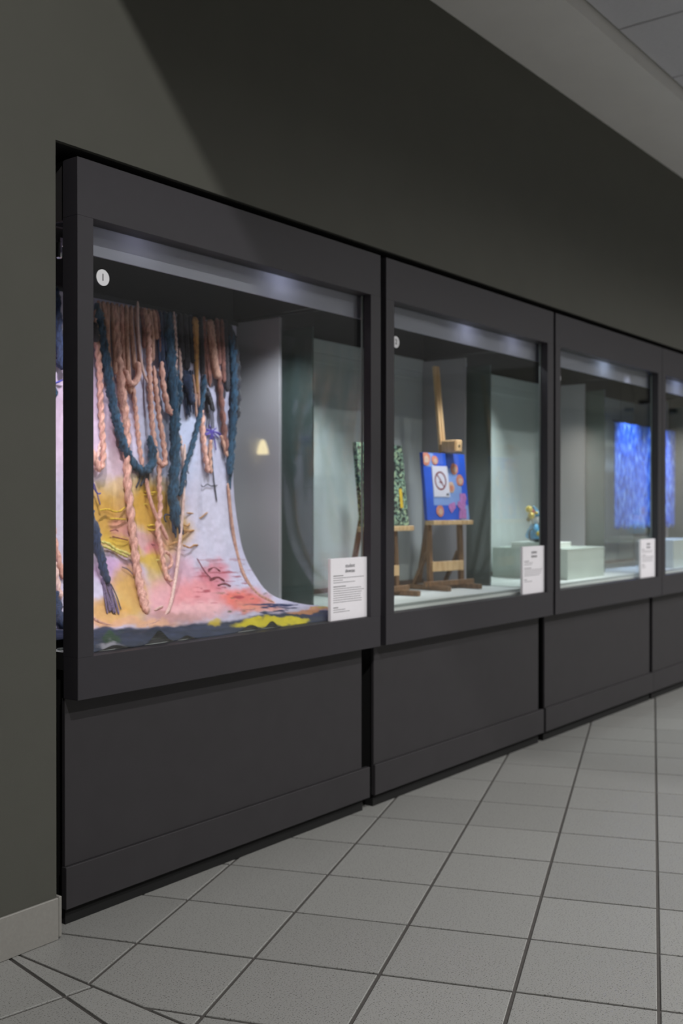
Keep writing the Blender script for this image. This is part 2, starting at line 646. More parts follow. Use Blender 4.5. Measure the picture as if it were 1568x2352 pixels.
def make_case():
    t = empty('display_case', (0, 0, 0))
    fr = M['frame']
    box('top_rail', 0, CW, 0, 0.058, OZ1, 1.952, fr, t, 0.0008)
    box('bottom_rail', 0, CW, 0, 0.058, 0.583, OZ0, fr, t, 0.0012)
    for a_, b_, c_, d_ in ((0, OX0, 0, 0.022), (OX1, CW, CW - 0.022, CW)):
        bm = bmesh.new()                       # L-shaped section: deep outer flange, shallow rebate for the glass
        if c_ == 0:
            sec = [(0, 0), (OX0, 0), (OX0, 0.0295), (d_, 0.0295), (d_, 0.058), (0, 0.058)]
        else:
            sec = [(OX1, 0), (CW, 0), (CW, 0.058), (c_, 0.058), (c_, 0.0295), (OX1, 0.0295)]
        lo_ = [bm.verts.new((x, y, OZ0)) for x, y in sec]
        hi_ = [bm.verts.new((x, y, OZ1)) for x, y in sec]
        bm.faces.new(lo_[::-1])
        bm.faces.new(hi_)
        for k in range(6):
            bm.faces.new((lo_[k], lo_[(k + 1) % 6], hi_[(k + 1) % 6], hi_[k]))
        bm_obj('stile', bm, fr, t)
    box('front_glass', OX0 - 0.008, OX1 + 0.008, 0.030, 0.036, OZ0 - 0.008, OZ1 + 0.008, M['glass'], t)
    box('glass_edge_highlight', OX1 - 0.002, OX1 + 0.004, 0.0365, 0.0420, OZ0, OZ1, M['track'], t, 0.0006)  # pale strip standing in for the highlight along the glass edge
    box('glass_edge_highlight', OX0 - 0.004, OX0 + 0.002, 0.0365, 0.0420, OZ0, OZ1, M['track'], t, 0.0006)
    # side glass and end panels
    box('side_glass', 0.006, 0.012, 0.0585, 0.338, 0.7005, 1.80, M['glass'], t)
    box('side_glass', CW - 0.012, CW - 0.006, 0.0585, 0.447, 0.7005, 1.80, M['glass'], t)
    box('end_panel', 0.004, 0.016, 0.340, 0.690, 0.7005, 1.745, M['end_green'], t, 0.0015)
    box('end_panel', CW - 0.021, CW - 0.006, 0.449, 0.690, 0.7005, 1.783, M['grey_panel'], t, 0.0015)
    bp = box('back_panel', 0.004, CW - 0.004, 0.692, 0.705, 0.660, 1.790, M['back_panel'], t)
    box('back_rail', 0.018, CW - 0.022, 0.684, 0.692, 1.735, 1.790, M['back_panel'], bp, 0.002)
    box('back_rail', 0.018, CW - 0.022, 0.687, 0.692, 1.690, 1.731, M['back_panel'], bp, 0.002)
    box('back_skirting', 0.018, CW - 0.022, 0.680, 0.692, 0.7005, 0.722, M['skirting'], bp, 0.002)
    dk = box('deck', 0.004, CW - 0.004, 0.0585, 0.692, 0.660, 0.700, M['deck'], t)
    for x0_ in (0.0005, CW - 0.0035):
        box('edge_strip', x0_, x0_ + 0.003, 0.0585, 0.692, 0.655, 0.7, M['void'], dk)
    box('track', 0.02, CW - 0.02, 0.098, 0.110, 0.7003, 0.7055, M['track'], dk, 0.001)
    box('track', 0.02, CW - 0.02, 0.070, 0.076, 0.7003, 0.7045, M['track'], dk, 0.001)
    # dark attic above the display space
    bm = bmesh.new()
    add_box(bm, 0.004, CW - 0.004, 0.0585, 0.705, 1.945, 1.952)
    add_box(bm, 0.004, CW - 0.004, 0.692, 0.705, 1.791, 1.945)
    add_box(bm, 0.004, 0.012, 0.0585, 0.692, 1.802, 1.945)
    add_box(bm, CW - 0.012, CW - 0.004, 0.0585, 0.692, 1.802, 1.945)
    bm_obj('attic', bm, M['inner_dark'], t)
    box('louvre', 0.02, CW - 0.02, 0.30, 0.315, 1.86, 1.90, M['inner_dark'], t)
    box('valance', 0.013, CW - 0.013, 0.066, 0.071, 1.732, 1.862, M['valance'], t)
    # lamps on a bar behind the valance
    br = box('lamp_bar', 0.02, CW - 0.02, 0.150, 0.175, 1.905, 1.93, M['lamp_black'], t)
    # cabinet below
    box('lower_panel', 0.003, 1.280, 0.056, 0.068, 0.153, 0.5825, M['panel'], t, 0.001)
    box('cabinet', 0.012, 1.272, 0.0685, 0.705, 0.052, 0.6595, M['void'], t)
    box('kick_board', 0, 1.318, 0.047, 0.066, 0.045, 0.1525, M['panel'], t, 0.0012)
    box('plinth', 0.012, 1.30, 0.0665, 0.66, 0.0, 0.0515, M['void'], t)
    return t


M['skirting'] = paint('brown_skirting', (112, 92, 84), 0.6, 0.1)
case0 = make_case()
case_labels = [
    'charcoal framed glass display case marked 1, holding the draped tapestry and braids',
    'charcoal framed glass display case marked 2, holding the two wooden easels',
    'charcoal framed glass display case marked 3, holding the small colourful figurine',
    'charcoal framed glass display case marked 4, holding the blue textile',
    'charcoal framed glass display case beyond the one marked 4']
cases = []
for i, x in enumerate(CASE_X):
    c = case0 if i == 0 else copy_tree(case0)
    c.location = (x, 0, 0)
    tag(c, case_labels[i], 'display case', 'glass display cases along the wall')
    cases.append(c)


def case_lamp(ci, x, y, z, target, power, col, size_deg=95, blend=0.7, soft=0.03):
    t = cases[ci]
    bm = bmesh.new()
    add_lathe(bm, [(0.022, 0.0), (0.026, 0.01), (0.026, 0.05), (0.012, 0.062), (0.012, 0.09)], 18)
    o = bm_obj('lamp_head', bm, M['lamp_black'], t, True)
    o.location = (x, y, z)
    ld = bpy.data.lights.new('case_lamp', 'SPOT')
    ld.energy = power
    ld.color = col
    ld.spot_size = math.radians(size_deg)
    ld.spot_blend = blend
    ld.shadow_soft_size = soft
    lo = bpy.data.objects.new('case_lamp', ld)
    COL.objects.link(lo)
    lo.parent = t
    lo.location = (x, y, z - 0.012)
    d = Vector(target) - lo.location
    lo.rotation_euler = d.to_track_quat('-Z', 'Y').to_euler()


def glow_lamp(ci, x, power, col, y=0.150, z=1.80):
    """small spot put in behind the opal valance just to make it glow"""
    t = cases[ci]
    bm = bmesh.new()
    add_lathe(bm, [(0.006, 0.0), (0.011, 0.006), (0.011, 0.03), (0.007, 0.036)], 12)
    o = bm_obj('lamp_holder', bm, M['lamp_black'], t, True)
    o.location = (x, y, z + 0.02)
    ld = bpy.data.lights.new('valance_lamp', 'SPOT')
    ld.energy = power
    ld.color = col
    ld.spot_size = math.radians(160)
    ld.spot_blend = 0.6
    ld.shadow_soft_size = 0.012
    lo = bpy.data.objects.new('valance_lamp', ld)
    COL.objects.link(lo)
    lo.parent = t
    lo.location = (x, y, z)
    lo.rotation_euler = Vector((0, -1, -0.15)).to_track_quat('-Z', 'Y').to_euler()


PINKW, COOLW, TEALW, BLUEW = (1.0, 0.90, 0.98), (0.88, 0.92, 1.0), (0.89, 0.98, 1.0), (0.55, 0.68, 1.0)
case_lamp(0, 0.25, 0.20, 1.84, (0.33, 0.56, 1.05), 31, PINKW, 78, 0.8)
case_lamp(0, 0.75, 0.20, 1.84, (0.78, 0.52, 1.00), 12, COOLW, 82, 0.8)
case_lamp(0, 1.02, 0.20, 1.84, (1.28, 0.55, 1.05), 22, COOLW, 80, 0.8)  # extra lamp, added to brighten the right end panel
case_lamp(1, 0.34, 0.16, 1.84, (0.36, 0.66, 0.88), 34, TEALW, 70, 0.8)
case_lamp(1, 0.98, 0.10, 1.84, (0.98, 0.42, 1.12), 24, COOLW, 66, 0.8)
case_lamp(2, 0.66, 0.22, 1.84, (0.34, 0.66, 0.95), 34, TEALW, 85, 0.8)
case_lamp(2, 1.00, 0.12, 1.84, (0.85, 0.20, 0.80), 44, TEALW, 75, 0.8)
case_lamp(3, 0.40, 0.10, 1.84, (0.45, 0.36, 1.25), 40, BLUEW, 70, 0.8)
case_lamp(3, 0.95, 0.10, 1.84, (0.90, 0.36, 1.20), 40, BLUEW, 70, 0.8)
glow_lamp(0, 0.86, 1.6, COOLW)
glow_lamp(0, 0.25, 0.6, (0.92, 0.92, 1.0))
glow_lamp(1, 0.66, 1.7, COOLW)
glow_lamp(1, 1.05, 1.2, COOLW)
glow_lamp(2, 0.68, 2.6, (0.8, 0.95, 1.0))
glow_lamp(3, 0.40, 2.4, (0.7, 0.82, 1.0))

# chrome catch on the side glass of case 1
bm = bmesh.new()
add_box(bm, 0.013, 0.024, 0.088, 0.104, 1.712, 1.756, 0.003)
add_box(bm, 0.017, 0.032, 0.092, 0.100, 1.744, 1.768, 0.002)
bm_obj('glass_catch', bm, M['chrome'], cases[0])

# numbered discs stuck on the glass, as parts of the case
for i in range(4):
    bm = bmesh.new()
    add_lathe(bm, [(0.0212, 0.0), (0.0212, 0.0012)], 32)
    for v in bm.verts:
        v.co = Vector((v.co.x, -v.co.z, v.co.y))
    d = bm_obj('number_disc', bm, M['disc'], cases[i])
    d.location = ((0.105, 0.103, 0.092, 0.088)[i], 0.0298, 1.669)
    me = text_mesh(str(i + 1), 0.026, 0.0003)
    link('numeral', me, M['ink_black'], d, (0, -0.0016, 0))

# ------------------------------------------------------------------ printed information boards
SX0, SX1, SZ0, SZ1 = 1.053, 1.257, 0.6915, 0.899


def info_board(i):
    names = ['tapestry case marked 1', 'easel case marked 2', 'figurine case marked 3']
    t = empty('information_board', (CASE_X[i] + SX0, 0.016, SZ0), 'white printed board on the glass of the ' + names[i], 'sign', 'white printed boards in the lower corners of the cases')
    w, h = SX1 - SX0, SZ1 - SZ0
    box('board', 0, w, 0, 0.012, 0, h, M['white_card'], t, 0.0008)
    for k, s in enumerate(('student', 'showcase')):
        me = text_mesh(s, 0.0185, 0.0003, 0.0, 0.95 if k == 0 else 0.76)
        link('heading', me, M['ink'], t, (w * 0.52, -0.0004, h - 0.026 - 0.0175 * k))
    random.seed(30 + i)
    # body copy too small to read: rows of word-sized marks
    if i == 0:
        rows = [(0.058, 0.30, 1), (0.0655, 0.95, 0), (0.073, 0.28, 0), (0.0805, 0.67, 0), (0.094, 0.38, 1), (0.1015, 0.86, 0), (0.109, 0.95, 0), (0.1165, 0.88, 0), (0.124, 0.85, 0), (0.1315, 0.84, 0), (0.139, 0.88, 0), (0.1465, 0.88, 0), (0.164, 0.14, 1), (0.1715, 0.36, 0), (0.179, 0.50, 0)]
    elif i == 1:
        rows = [(0.064, 0.24, 1), (0.0715, 0.44, 0), (0.079, 0.40, 0), (0.095, 0.36, 1), (0.103, 0.95, 0), (0.111, 0.90, 0), (0.119, 0.88, 0), (0.127, 0.80, 0), (0.145, 0.14, 1), (0.153, 0.40, 0)]
    else:
        rows = [(0.055, 0.20, 1), (0.063, 0.82, 0), (0.071, 0.78, 0), (0.086, 0.30, 1), (0.095, 0.88, 0), (0.103, 0.92, 0), (0.111, 0.80, 0), (0.119, 0.86, 0), (0.138, 0.2, 1), (0.146, 0.3, 0), (0.154, 0.25, 0)]
    bm = bmesh.new()
    for zz, frac, bold in rows:
        x = 0.014
        xe = 0.014 + frac * (w - 0.024)
        while x < xe:
            l = min(random.uniform(0.005, 0.016), xe - x)
            hh = 0.0026 if bold else 0.0017
            add_box(bm, x, x + l, -0.0004, 0.0002, h - zz - hh / 2, h - zz + hh / 2)
            x += l + (0.0012 if bold else 0.0018)
    bm_obj('body_copy', bm, M['ink'], t)


for i in range(3):
    info_board(i)
# ==================================================================== TAPESTRY (case 1)
rng = np.random.RandomState(11)


class Noise2:
    def __init__(self, seed):
        self.g = np.random.RandomState(seed).rand(64, 64)

    def __call__(self, x, y):
        xi, yi = np.floor(x).astype(int), np.floor(y).astype(int)
        fx, fy = x - xi, y - yi
        fx, fy = fx * fx * (3 - 2 * fx), fy * fy * (3 - 2 * fy)
        g = self.g
        a, b = g[xi % 64, yi % 64], g[(xi + 1) % 64, yi % 64]
        c, d = g[xi % 64, (yi + 1) % 64], g[(xi + 1) % 64, (yi + 1) % 64]
        return (a * (1 - fx) + b * fx) * (1 - fy) + (c * (1 - fx) + d * fx) * fy

    def fbm(self, x, y, n=4):
        s, w, t = 0, 1, 0
        for k in range(n):
            s = s + w * self(x * 2 ** k + 17.3 * k, y * 2 ** k + 9.1 * k)
            t += w
            w *= 0.5
        return s / t


N1, N2, N3 = Noise2(1), Noise2(2), Noise2(3)
# side profile of the hanging cloth: (Z, Y) from the top rail down and out on to the deck
PROF = np.array([(1.742, .548), (1.66, .546), (1.50, .556), (1.34, .566), (1.175, .558), (1.015, .540), (.90, .506), (.824, .462), (.765, .392), (.737, .322), (.721, .245), (.717, .150), (.714, .095), (.709, .060), (.692, .0415)])


def catmull(P, n):
    P = np.array(P, float)
    Q = np.vstack([2 * P[0] - P[1], P, 2 * P[-1] - P[-2]])
    out = []
    for i in range(1, len(Q) - 2):
        for t in np.linspace(0, 1, n, endpoint=False):
            a, b, c, d = Q[i - 1], Q[i], Q[i + 1], Q[i + 2]
            out.append(0.5 * ((2 * b) + (c - a) * t + (2 * a - 5 * b + 4 * c - d) * t * t + (3 * b - a - 3 * c + d) * t ** 3))
    out.append(P[-1])
    return np.array(out)


def resample(P, n):
    s = np.concatenate([[0], np.cumsum(np.linalg.norm(np.diff(P, axis=0), axis=1))])
    t = np.linspace(0, s[-1], n)
    return np.stack([np.interp(t, s, P[:, k]) for k in range(P.shape[1])], 1)


PC = resample(catmull(PROF, 14), 330)


def cloth_hit(px, py, lift=0.0):
    """point of the cloth seen at a photograph pixel, lifted towards the viewer"""
    d = ray(px, py)
    best = None
    zs, ys = PC[::-1, 0], PC[::-1, 1]
    t0, t1 = (0.045 + CAM_D) / d.y, (0.75 + CAM_D) / d.y
    for t in np.linspace(t0, t1, 900):
        p = EYE + d * t
        if p.z <= 0.7125 or p.y >= np.interp(p.z, zs, ys):
            best = p
            break
    if best is None:
        best = EYE + d * t1
    k = 1 - lift / (best - EYE).length
    return EYE + (best - EYE) * k


def ss(a, b, x):
    t = np.clip((x - a) / (b - a), 0, 1)
    return t * t * (3 - 2 * t)


NX, NT = 300, len(PC)
u = np.linspace(0, 1, NX)
tt = np.linspace(0, 1, NT)
U, T = np.meshgrid(u, tt)
flo = ss(0.70, 0.86, T)                       # how far the cloth lies on the deck
X0c, X1c = 1.746, 2.872
Xg = X0c + (X1c - X0c) * U + 0.04 * ss(0.75, 1, T) * U
Xg = Xg + 0.006 * (N1.fbm(U * 5, T * 9) - 0.5)
Zg = np.repeat(PC[:, :1], NX, 1)
Yg = np.repeat(PC[:, 1:], NX, 1)
fold = np.sin(U * 55 + 3 * N1(U * 6, T * 1.5)) * 0.5 + np.sin(U * 23 + 5 * N2(U * 4, T * 2)) * 0.8 + (N3.fbm(U * 14 + T * 1.2, T * 3) - 0.5) * 2.2
hang = (1 - flo) * ss(0.0, 0.12, T)
Yg = Yg - fold * 0.013 * hang - 0.010 * ss(0.93, 1.0, U) * hang
# diagonal pulls where the cloth sweeps forward
pull = np.sin((U * 3.2 - T * 2.3) * 15 + 4 * N2(U * 5, T * 5)) * ss(0.45, 0.66, T) * (1 - ss(0.80, 0.93, T))
Yg = Yg - pull * 0.0045
wr = np.abs(N2.fbm(U * 12, T * 22, 4) - 0.5)
hem = 1 - ss(0.93, 0.985, T)
Zg = Zg + hem * flo * (0.012 * N3.fbm(U * 9, T * 14) + 0.05 * wr * ss(0.86, 0.95, T) * ss(1.0, 0.9, U))
front = ss(0.945, 1.0, T)
for uc, wdt, h in ((0.235, 0.03, 0.036), (0.33, 0.02, 0.012), (0.56, 0.03, 0.018), (0.64, 0.022, 0.022), (0.10, 0.03, 0.012)):
    Zg = Zg + front * h * np.exp(-((U - uc) / wdt) ** 2)
Yg = Yg + front * (0.004 + 0.004 * np.sin(U * 26))
verts = np.stack([Xg, Yg, Zg], 2).reshape(-1, 3)
pix = project(verts)
px, py = pix[:, 0], pix[:, 1]
wx = px + 34 * (N1.fbm(px / 42, py / 42) - 0.5) + 14 * (N2.fbm(px / 11, py / 11) - 0.5)
wy = py + 34 * (N3.fbm(px / 42 + 5, py / 42) - 0.5) + 14 * (N1.fbm(px / 11, py / 11 + 7) - 0.5)
colr = np.tile(np.array(lin((196, 190, 212))), (len(px), 1))


def dye(c, cx, cy, rx, ry, strength=1.0, soft=0.45, rot=0.0):
    global colr
    ca, sa = math.cos(rot), math.sin(rot)
    dx, dy = wx - cx, wy - cy
    a, b = (dx * ca + dy * sa) / rx, (-dx * sa + dy * ca) / ry
    m = (1 - ss(1 - soft, 1 + soft, np.sqrt(a * a + b * b))) * strength
    colr = colr * (1 - m[:, None]) + np.array(lin(c))[None] * m[:, None]


# dyed areas: lilac, mauve, ochre, rose, coral, indigo
dye((206, 186, 208), 190, 980, 120, 130, 0.9)
dye((178, 142, 152), 268, 985, 24, 85, 0.75)
dye((214, 192, 204), 245, 1075, 60, 45, 0.8)
dye((190, 196, 222), 400, 1010, 70, 130, 0.9)
dye((178, 176, 198), 500, 1010, 45, 230, 0.8)
dye((206, 200, 218), 480, 1200, 60, 110, 0.8)
dye((212, 186, 120), 290, 1125, 85, 30, 0.7)
dye((196, 152, 60), 240, 1190, 55, 68, 0.95)
dye((198, 152, 52), 345, 1165, 62, 52, 0.95)
dye((200, 156, 66), 390, 1220, 45, 60, 0.85)
dye((206, 146, 128), 280, 1215, 26, 26, 0.85)
dye((196, 140, 130), 335, 1240, 60, 26, 0.75)
dye((206, 172, 46), 285, 1262, 52, 20, 0.9, rot=0.5)
dye((208, 128, 130), 352, 1262, 24, 22, 0.85)
dye((206, 172, 60), 350, 1290, 34, 22, 0.9)
dye((196, 158, 200), 262, 1318, 48, 34, 0.9, rot=0.6)
dye((184, 142, 190), 300, 1340, 28, 42, 0.8, rot=-0.4)
dye((204, 164, 60), 300, 1370, 36, 66, 0.85, rot=-0.35)
dye((208, 160, 84), 250, 1405, 50, 30, 0.9)
dye((196, 166, 88), 360, 1330, 26, 36, 0.8)
dye((216, 160, 164), 380, 1380, 48, 52, 0.9)
dye((198, 128, 138), 425, 1330, 34, 62, 0.55, rot=-0.4)
dye((216, 138, 140), 470, 1372, 70, 36, 0.85)
dye((202, 96, 104), 495, 1322, 38, 30, 0.7)
dye((224, 176, 178), 450, 1402, 70, 20, 0.8)
dye((218, 108, 90), 560, 1378, 52, 26, 0.9)
dye((222, 150, 128), 600, 1394, 50, 14, 0.8)
dye((150, 110, 96), 400, 1416, 70, 14, 0.6)
dye((214, 164, 120), 300, 1432, 110, 12, 0.85)
# streaks of red and green in the sweep
st = N2.fbm(px / 26 + py / 60, py / 5.0, 3)
m = ss(0.60, 0.70, st) * ss(430, 470, px) * (1 - ss(560, 590, px)) * ss(1270, 1300, py) * (1 - ss(1375, 1395, py)) * 0.8
colr = colr * (1 - m[:, None]) + np.array(lin((150, 56, 70)))[None] * m[:, None]
st = N3.fbm(px / 16, py / 6.0, 3)
m = ss(0.66, 0.72, st) * ss(470, 520, px) * (1 - ss(610, 640, px)) * ss(1350, 1370, py) * (1 - ss(1405, 1415, py)) * 0.8
colr = colr * (1 - m[:, None]) + np.array(lin((84, 96, 70)))[None] * m[:, None]
# indigo, green and yellow on the deck
edge = 1442 - 0.02 * (px - 213) - 30 * ss(380, 720, px) + 14 * (N1.fbm(px / 30, py / 30) - 0.5)
m = ss(-3, 5, py - edge) * (py > 1380)
navy = np.array(lin((44, 52, 76)))[None] * (0.7 + 0.9 * N2.fbm(px / 18, py / 4.0, 3))[:, None] * (0.6 + 0.8 * N3.fbm(px / 40, py / 10, 2))[:, None]
colr = colr * (1 - m[:, None]) + navy * m[:, None]
st = N1.fbm(px / 34, py / 4.0, 3)
m = ss(0.56, 0.63, st) * ss(540, 590, px) * ss(1380, 1388, py) * (1 - ss(1412, 1420, py))
colr = colr * (1 - m[:, None]) + np.array(lin((40, 50, 92)))[None] * m[:, None]
dye((206, 140, 92), 712, 1406, 48, 7, 0.85, 0.3)
dye((210, 180, 70), 735, 1402, 22, 4, 0.8, 0.3)
dye((216, 198, 28), 615, 1432, 72, 13, 0.97, 0.25, rot=-0.03)
dye((214, 196, 34), 675, 1436, 38, 12, 0.97, 0.2)
dye((206, 180, 50), 498, 1430, 12, 10, 0.85, 0.4)
dye((40, 72, 44), 258, 1464, 22, 12, 0.9, 0.35)
dye((172, 168, 182), 256, 1484, 30, 12, 0.9, 0.35)
dye((44, 44, 50), 300, 1488, 40, 10, 0.5)
mott = (0.86 + 0.28 * N3.fbm(px / 9, py / 9, 3)) * (0.94 + 0.12 * N1.fbm(px / 2.2, py / 7, 2))
colr = np.clip(colr * mott[:, None], 0, 0.95)

idx = np.arange(NT * NX).reshape(NT, NX)
faces = np.stack([idx[:-1, :-1], idx[1:, :-1], idx[1:, 1:], idx[:-1, 1:]], 2).reshape(-1, 4)
M['cloth'], nt, b = new_mat('hand_dyed_cloth')
at_ = nt.nodes.new('ShaderNodeVertexColor')
at_.layer_name = 'dye'
nt.links.new(at_.outputs['Color'], b.inputs['Base Color'])
b.inputs['Roughness'].default_value = 0.9
b.inputs['Specular IOR Level'].default_value = 0.2
tcn = nt.nodes.new('ShaderNodeTexCoord')
nn = nt.nodes.new('ShaderNodeTexNoise')
nn.inputs['Scale'].default_value = 420
nn.inputs['Detail'].default_value = 2
nt.links.new(tcn.outputs['Object'], nn.inputs['Vector'])
bpn = nt.nodes.new('ShaderNodeBump')
bpn.inputs['Strength'].default_value = 0.35
bpn.inputs['Distance'].default_value = 0.0015
nt.links.new(nn.outputs['Fac'], bpn.inputs['Height'])
nt.links.new(bpn.outputs['Normal'], b.inputs['Normal'])

TB = Vector((2.3, 0.40, 0.70))
tap = empty('tapestry', TB, 'hand dyed cloth tapestry with pink and teal braids sweeping on to the deck', 'tapestry')
cl_o = mesh_obj('dyed_cloth', verts - np.array(TB), faces.tolist(), M['cloth'], tap, True)
ca_ = cl_o.data.color_attributes.new('dye', 'FLOAT_COLOR', 'POINT')
ca_.data.foreach_set('color', np.hstack([colr, np.ones((len(colr), 1))]).astype(np.float32).ravel())
sol = cl_o.modifiers.new('thickness', 'SOLIDIFY')
sol.thickness = 0.0015
bar('hanging_rod', Vector((1.74, 0.556, 1.750)) - TB, Vector((2.885, 0.556, 1.750)) - TB, 0.016, 0.016, M['lamp_black'], tap)

bm = bmesh.new()
add_box(bm, 1.735 - TB.x, 2.90 - TB.x, 0.0602 - TB.y, 0.40 - TB.y, 0.7003 - TB.z, 0.7012 - TB.z)
add_box(bm, 1.735 - TB.x, 2.90 - TB.x, 0.0580 - TB.y, 0.0602 - TB.y, 0.6922 - TB.z, 0.7012 - TB.z)
bm_obj('hem_shade_sheet', bm, paint('painted_hem_shade', (40, 38, 44), 0.9, 0.2, 60), tap)  # dark sheet added on the deck, painting the shade under the raised hem

YARN = {
    'pink': yarn('pink_wool', (226, 176, 160), (176, 124, 112)),
    'tan': yarn('tan_wool', (206, 160, 140), (150, 106, 92)),
    'pale': yarn('pale_pink_wool', (232, 200, 190), (196, 156, 148)),
    'teal': yarn('teal_wool', (48, 84, 112), (14, 30, 46)),
    'navy': yarn('navy_wool', (46, 62, 96), (14, 20, 38)),
    'ochre': yarn('ochre_wool', (200, 150, 88), (150, 104, 66)),
    'brown': yarn('brown_wool', (150, 100, 90), (92, 58, 54)),
    'char': yarn('charcoal_wool', (58, 56, 66), (24, 22, 28)),
    'violet': yarn('violet_yarn', (92, 72, 170), (60, 44, 130)),
    'plum': yarn('plum_wool', (120, 100, 132), (66, 58, 84)),
    'yellow': yarn('yellow_cord', (212, 182, 44), (176, 140, 30)),
    'lemon': yarn('lemon_cord', (214, 206, 120), (170, 160, 80)),
    'wine': yarn('wine_thread', (140, 60, 74), (100, 36, 50)),
    'blue': yarn('blue_cord', (60, 66, 170), (36, 40, 120)),
}


def rope(name, pts, wpx, kind, lobes=2, turns=0.9, fuzz=0.10, lift=0.0, flare=0.0, parent=None, blunt=False):
    """twisted strand through photograph pixels lying on the cloth; wpx = width in pixels"""
    P3 = []
    for q in pts:
        base = cloth_hit(q[0], q[1])
        r = wpx / 2 * (base - EYE).length / F_PX
        P3.append(np.array(cloth_hit(q[0], q[1], r * 0.9 + 0.010 + lift + (q[2] if len(q) > 2 else 0))))
    C = catmull(P3, 10)
    L = np.linalg.norm(np.diff(C, axis=0), axis=1).sum()
    depth = np.linalg.norm(P3[len(P3) // 2] - np.array(EYE))
    R = wpx / 2 * depth / F_PX
    n = int(np.clip(L / (R * 0.45), 10, 150))
    C = resample(C, n)
    ns = 12 if wpx > 6 else 6
    tan = np.gradient(C, axis=0)
    tan /= np.linalg.norm(tan, axis=1)[:, None] + 1e-9
    ref = np.array([0.55, -0.83, 0.05])
    vs, fs = [], []
    sd = random.random() * 50
    s = 0.0
    for i in range(n):
        t = tan[i]
        a = ref - t * ref.dot(t)
        a /= np.linalg.norm(a)
        bb_ = np.cross(t, a)
        f = i / (n - 1)
        end = 1.0 if blunt else min(1, 0.45 + 0.55 * math.sin(min(1, f / 0.06) * 1.57)) * min(1, 0.35 + 0.65 * math.sin(min(1, (1 - f) / 0.06) * 1.57))
        end *= 1 + flare * f
        tw = 2 * math.pi * turns * (i * L / n) / (R * 7)
        for k in range(ns):
            th = 2 * math.pi * k / ns
            lob = 1 + (0.26 * math.cos(lobes * (th - tw)) if lobes else 0)
            nz = 1 + fuzz * (math.sin(7.3 * th + i * 1.7 + sd) + math.sin(3.1 * i + 2.2 * th + sd * 2)) * 0.5
            r = R * 0.88 * lob * nz * end
            vs.append(C[i] + a * (r * math.cos(th)) + bb_ * (r * math.sin(th)))
    for i in range(n - 1):
        for k in range(ns):
            k2 = (k + 1) % ns
            fs.append((i * ns + k, i * ns + k2, (i + 1) * ns + k2, (i + 1) * ns + k))
    fs.append(tuple(range(ns))[::-1])
    fs.append(tuple((n - 1) * ns + k for k in range(ns)))
    p = parent or tap
    off = np.array(TB)
    return mesh_obj(name, np.array(vs) - off, fs, YARN[kind], p, True)


# -- curtain of strands hanging from the rod
random.seed(5)
tops = [(226, 830, 11, 'tan'), (236, 800, 12, 'tan'), (247, 880, 13, 'tan'), (257, 860, 12, 'tan'), (268, 930, 13, 'tan'), (279, 900, 12, 'pink'), (290, 905, 13, 'tan'), (301, 850, 12, 'tan'),
        (312, 860, 13, 'tan'), (322, 800, 12, 'brown'), (331, 820, 12, 'tan'), (341, 830, 13, 'tan'), (351, 780, 12, 'tan'), (357, 810, 10, 'brown')]
for x, ye, w, k in tops:
    y0 = 690 + (x - 225) * 0.16
    j = random.uniform(-3, 3)
    rope('yarn_strand', [(x, y0), (x + 2 + j, (y0 + ye) / 2 - 30), (x + 6 + j, ye - 50), (x + 9, ye)], w, k, 0, 0.0, 0.16, random.uniform(0, 0.012))
for x, ye, w, k in [(366, 830, 16, 'navy'), (377, 850, 17, 'navy'), (389, 840, 16, 'teal'), (399, 800, 12, 'navy'), (412, 830, 14, 'char'), (424, 850, 16, 'char'), (437, 835, 15, 'char'),
                    (459, 860, 14, 'char'), (467, 830, 12, 'brown'), (497, 840, 14, 'brown'), (508, 880, 13, 'brown'), (516, 900, 14, 'char')]:
    y0 = 712 + (x - 360) * 0.14
    rope('yarn_strand', [(x, y0), (x + 2, y0 + 50), (x + 5, ye - 30), (x + 6, ye)], w, k, 0, 0.0, 0.18, random.uniform(0, 0.012))
rope('yarn_strand', [(446, 728), (449, 780), (451, 830), (452, 872), (453, 905)], 21, 'ochre', 0, 0, 0.16, 0.012, -0.7)
rope('yarn_strand', [(481, 734), (486, 780), (491, 830), (500, 870)], 22, 'tan', 0, 0, 0.16, 0.012)
rope('yarn_strand', [(316, 692), (318, 780), (328, 850), (340, 880)], 7, 'pale', 0, 0, 0.1, 0.02)
rope('yarn_strand', [(399, 716), (405, 800), (404, 850), (410, 900), (416, 880), (412, 800)], 7, 'pale', 2, 1, 0.1, 0.016)
# -- pink braids
B = 'pink_braid'
rope(B, [(221, 700), (222, 780), (229, 860), (231, 920), (234, 980), (237, 1030), (236, 1060), (229, 1078), (221, 1062), (212, 1030)], 14, 'pink', 2, 1.1, 0.08, 0.012)
rope(B, [(262, 700), (270, 800), (278, 880), (286, 940), (291, 1000), (292, 1060), (293, 1110), (298, 1160), (303, 1210), (309, 1262), (317, 1320), (328, 1370), (338, 1408)], 19, 'pink', 2, 1.0, 0.10, 0.010)
rope(B, [(288, 850), (293, 872), (302, 882), (312, 876), (318, 858), (316, 830)], 16, 'pink', 0, 0, 0.10, 0.02)
rope(B, [(304, 880), (310, 930), (316, 990), (322, 1040), (328, 1076)], 11, 'pink', 2, 1.0, 0.08, 0.010)
rope(B, [(340, 720), (342, 800), (343, 870), (347, 940), (352, 1000), (360, 1050), (371, 1068), (379, 1060), (374, 1010), (364, 950), (357, 890), (353, 840)], 13, 'pink', 2, 1.1, 0.08, 0.016)
rope(B, [(365, 1060), (366, 1120), (368, 1170), (362, 1215), (370, 1262), (377, 1300), (386, 1330), (396, 1334)], 12, 'pink', 2, 1.0, 0.08, 0.008)
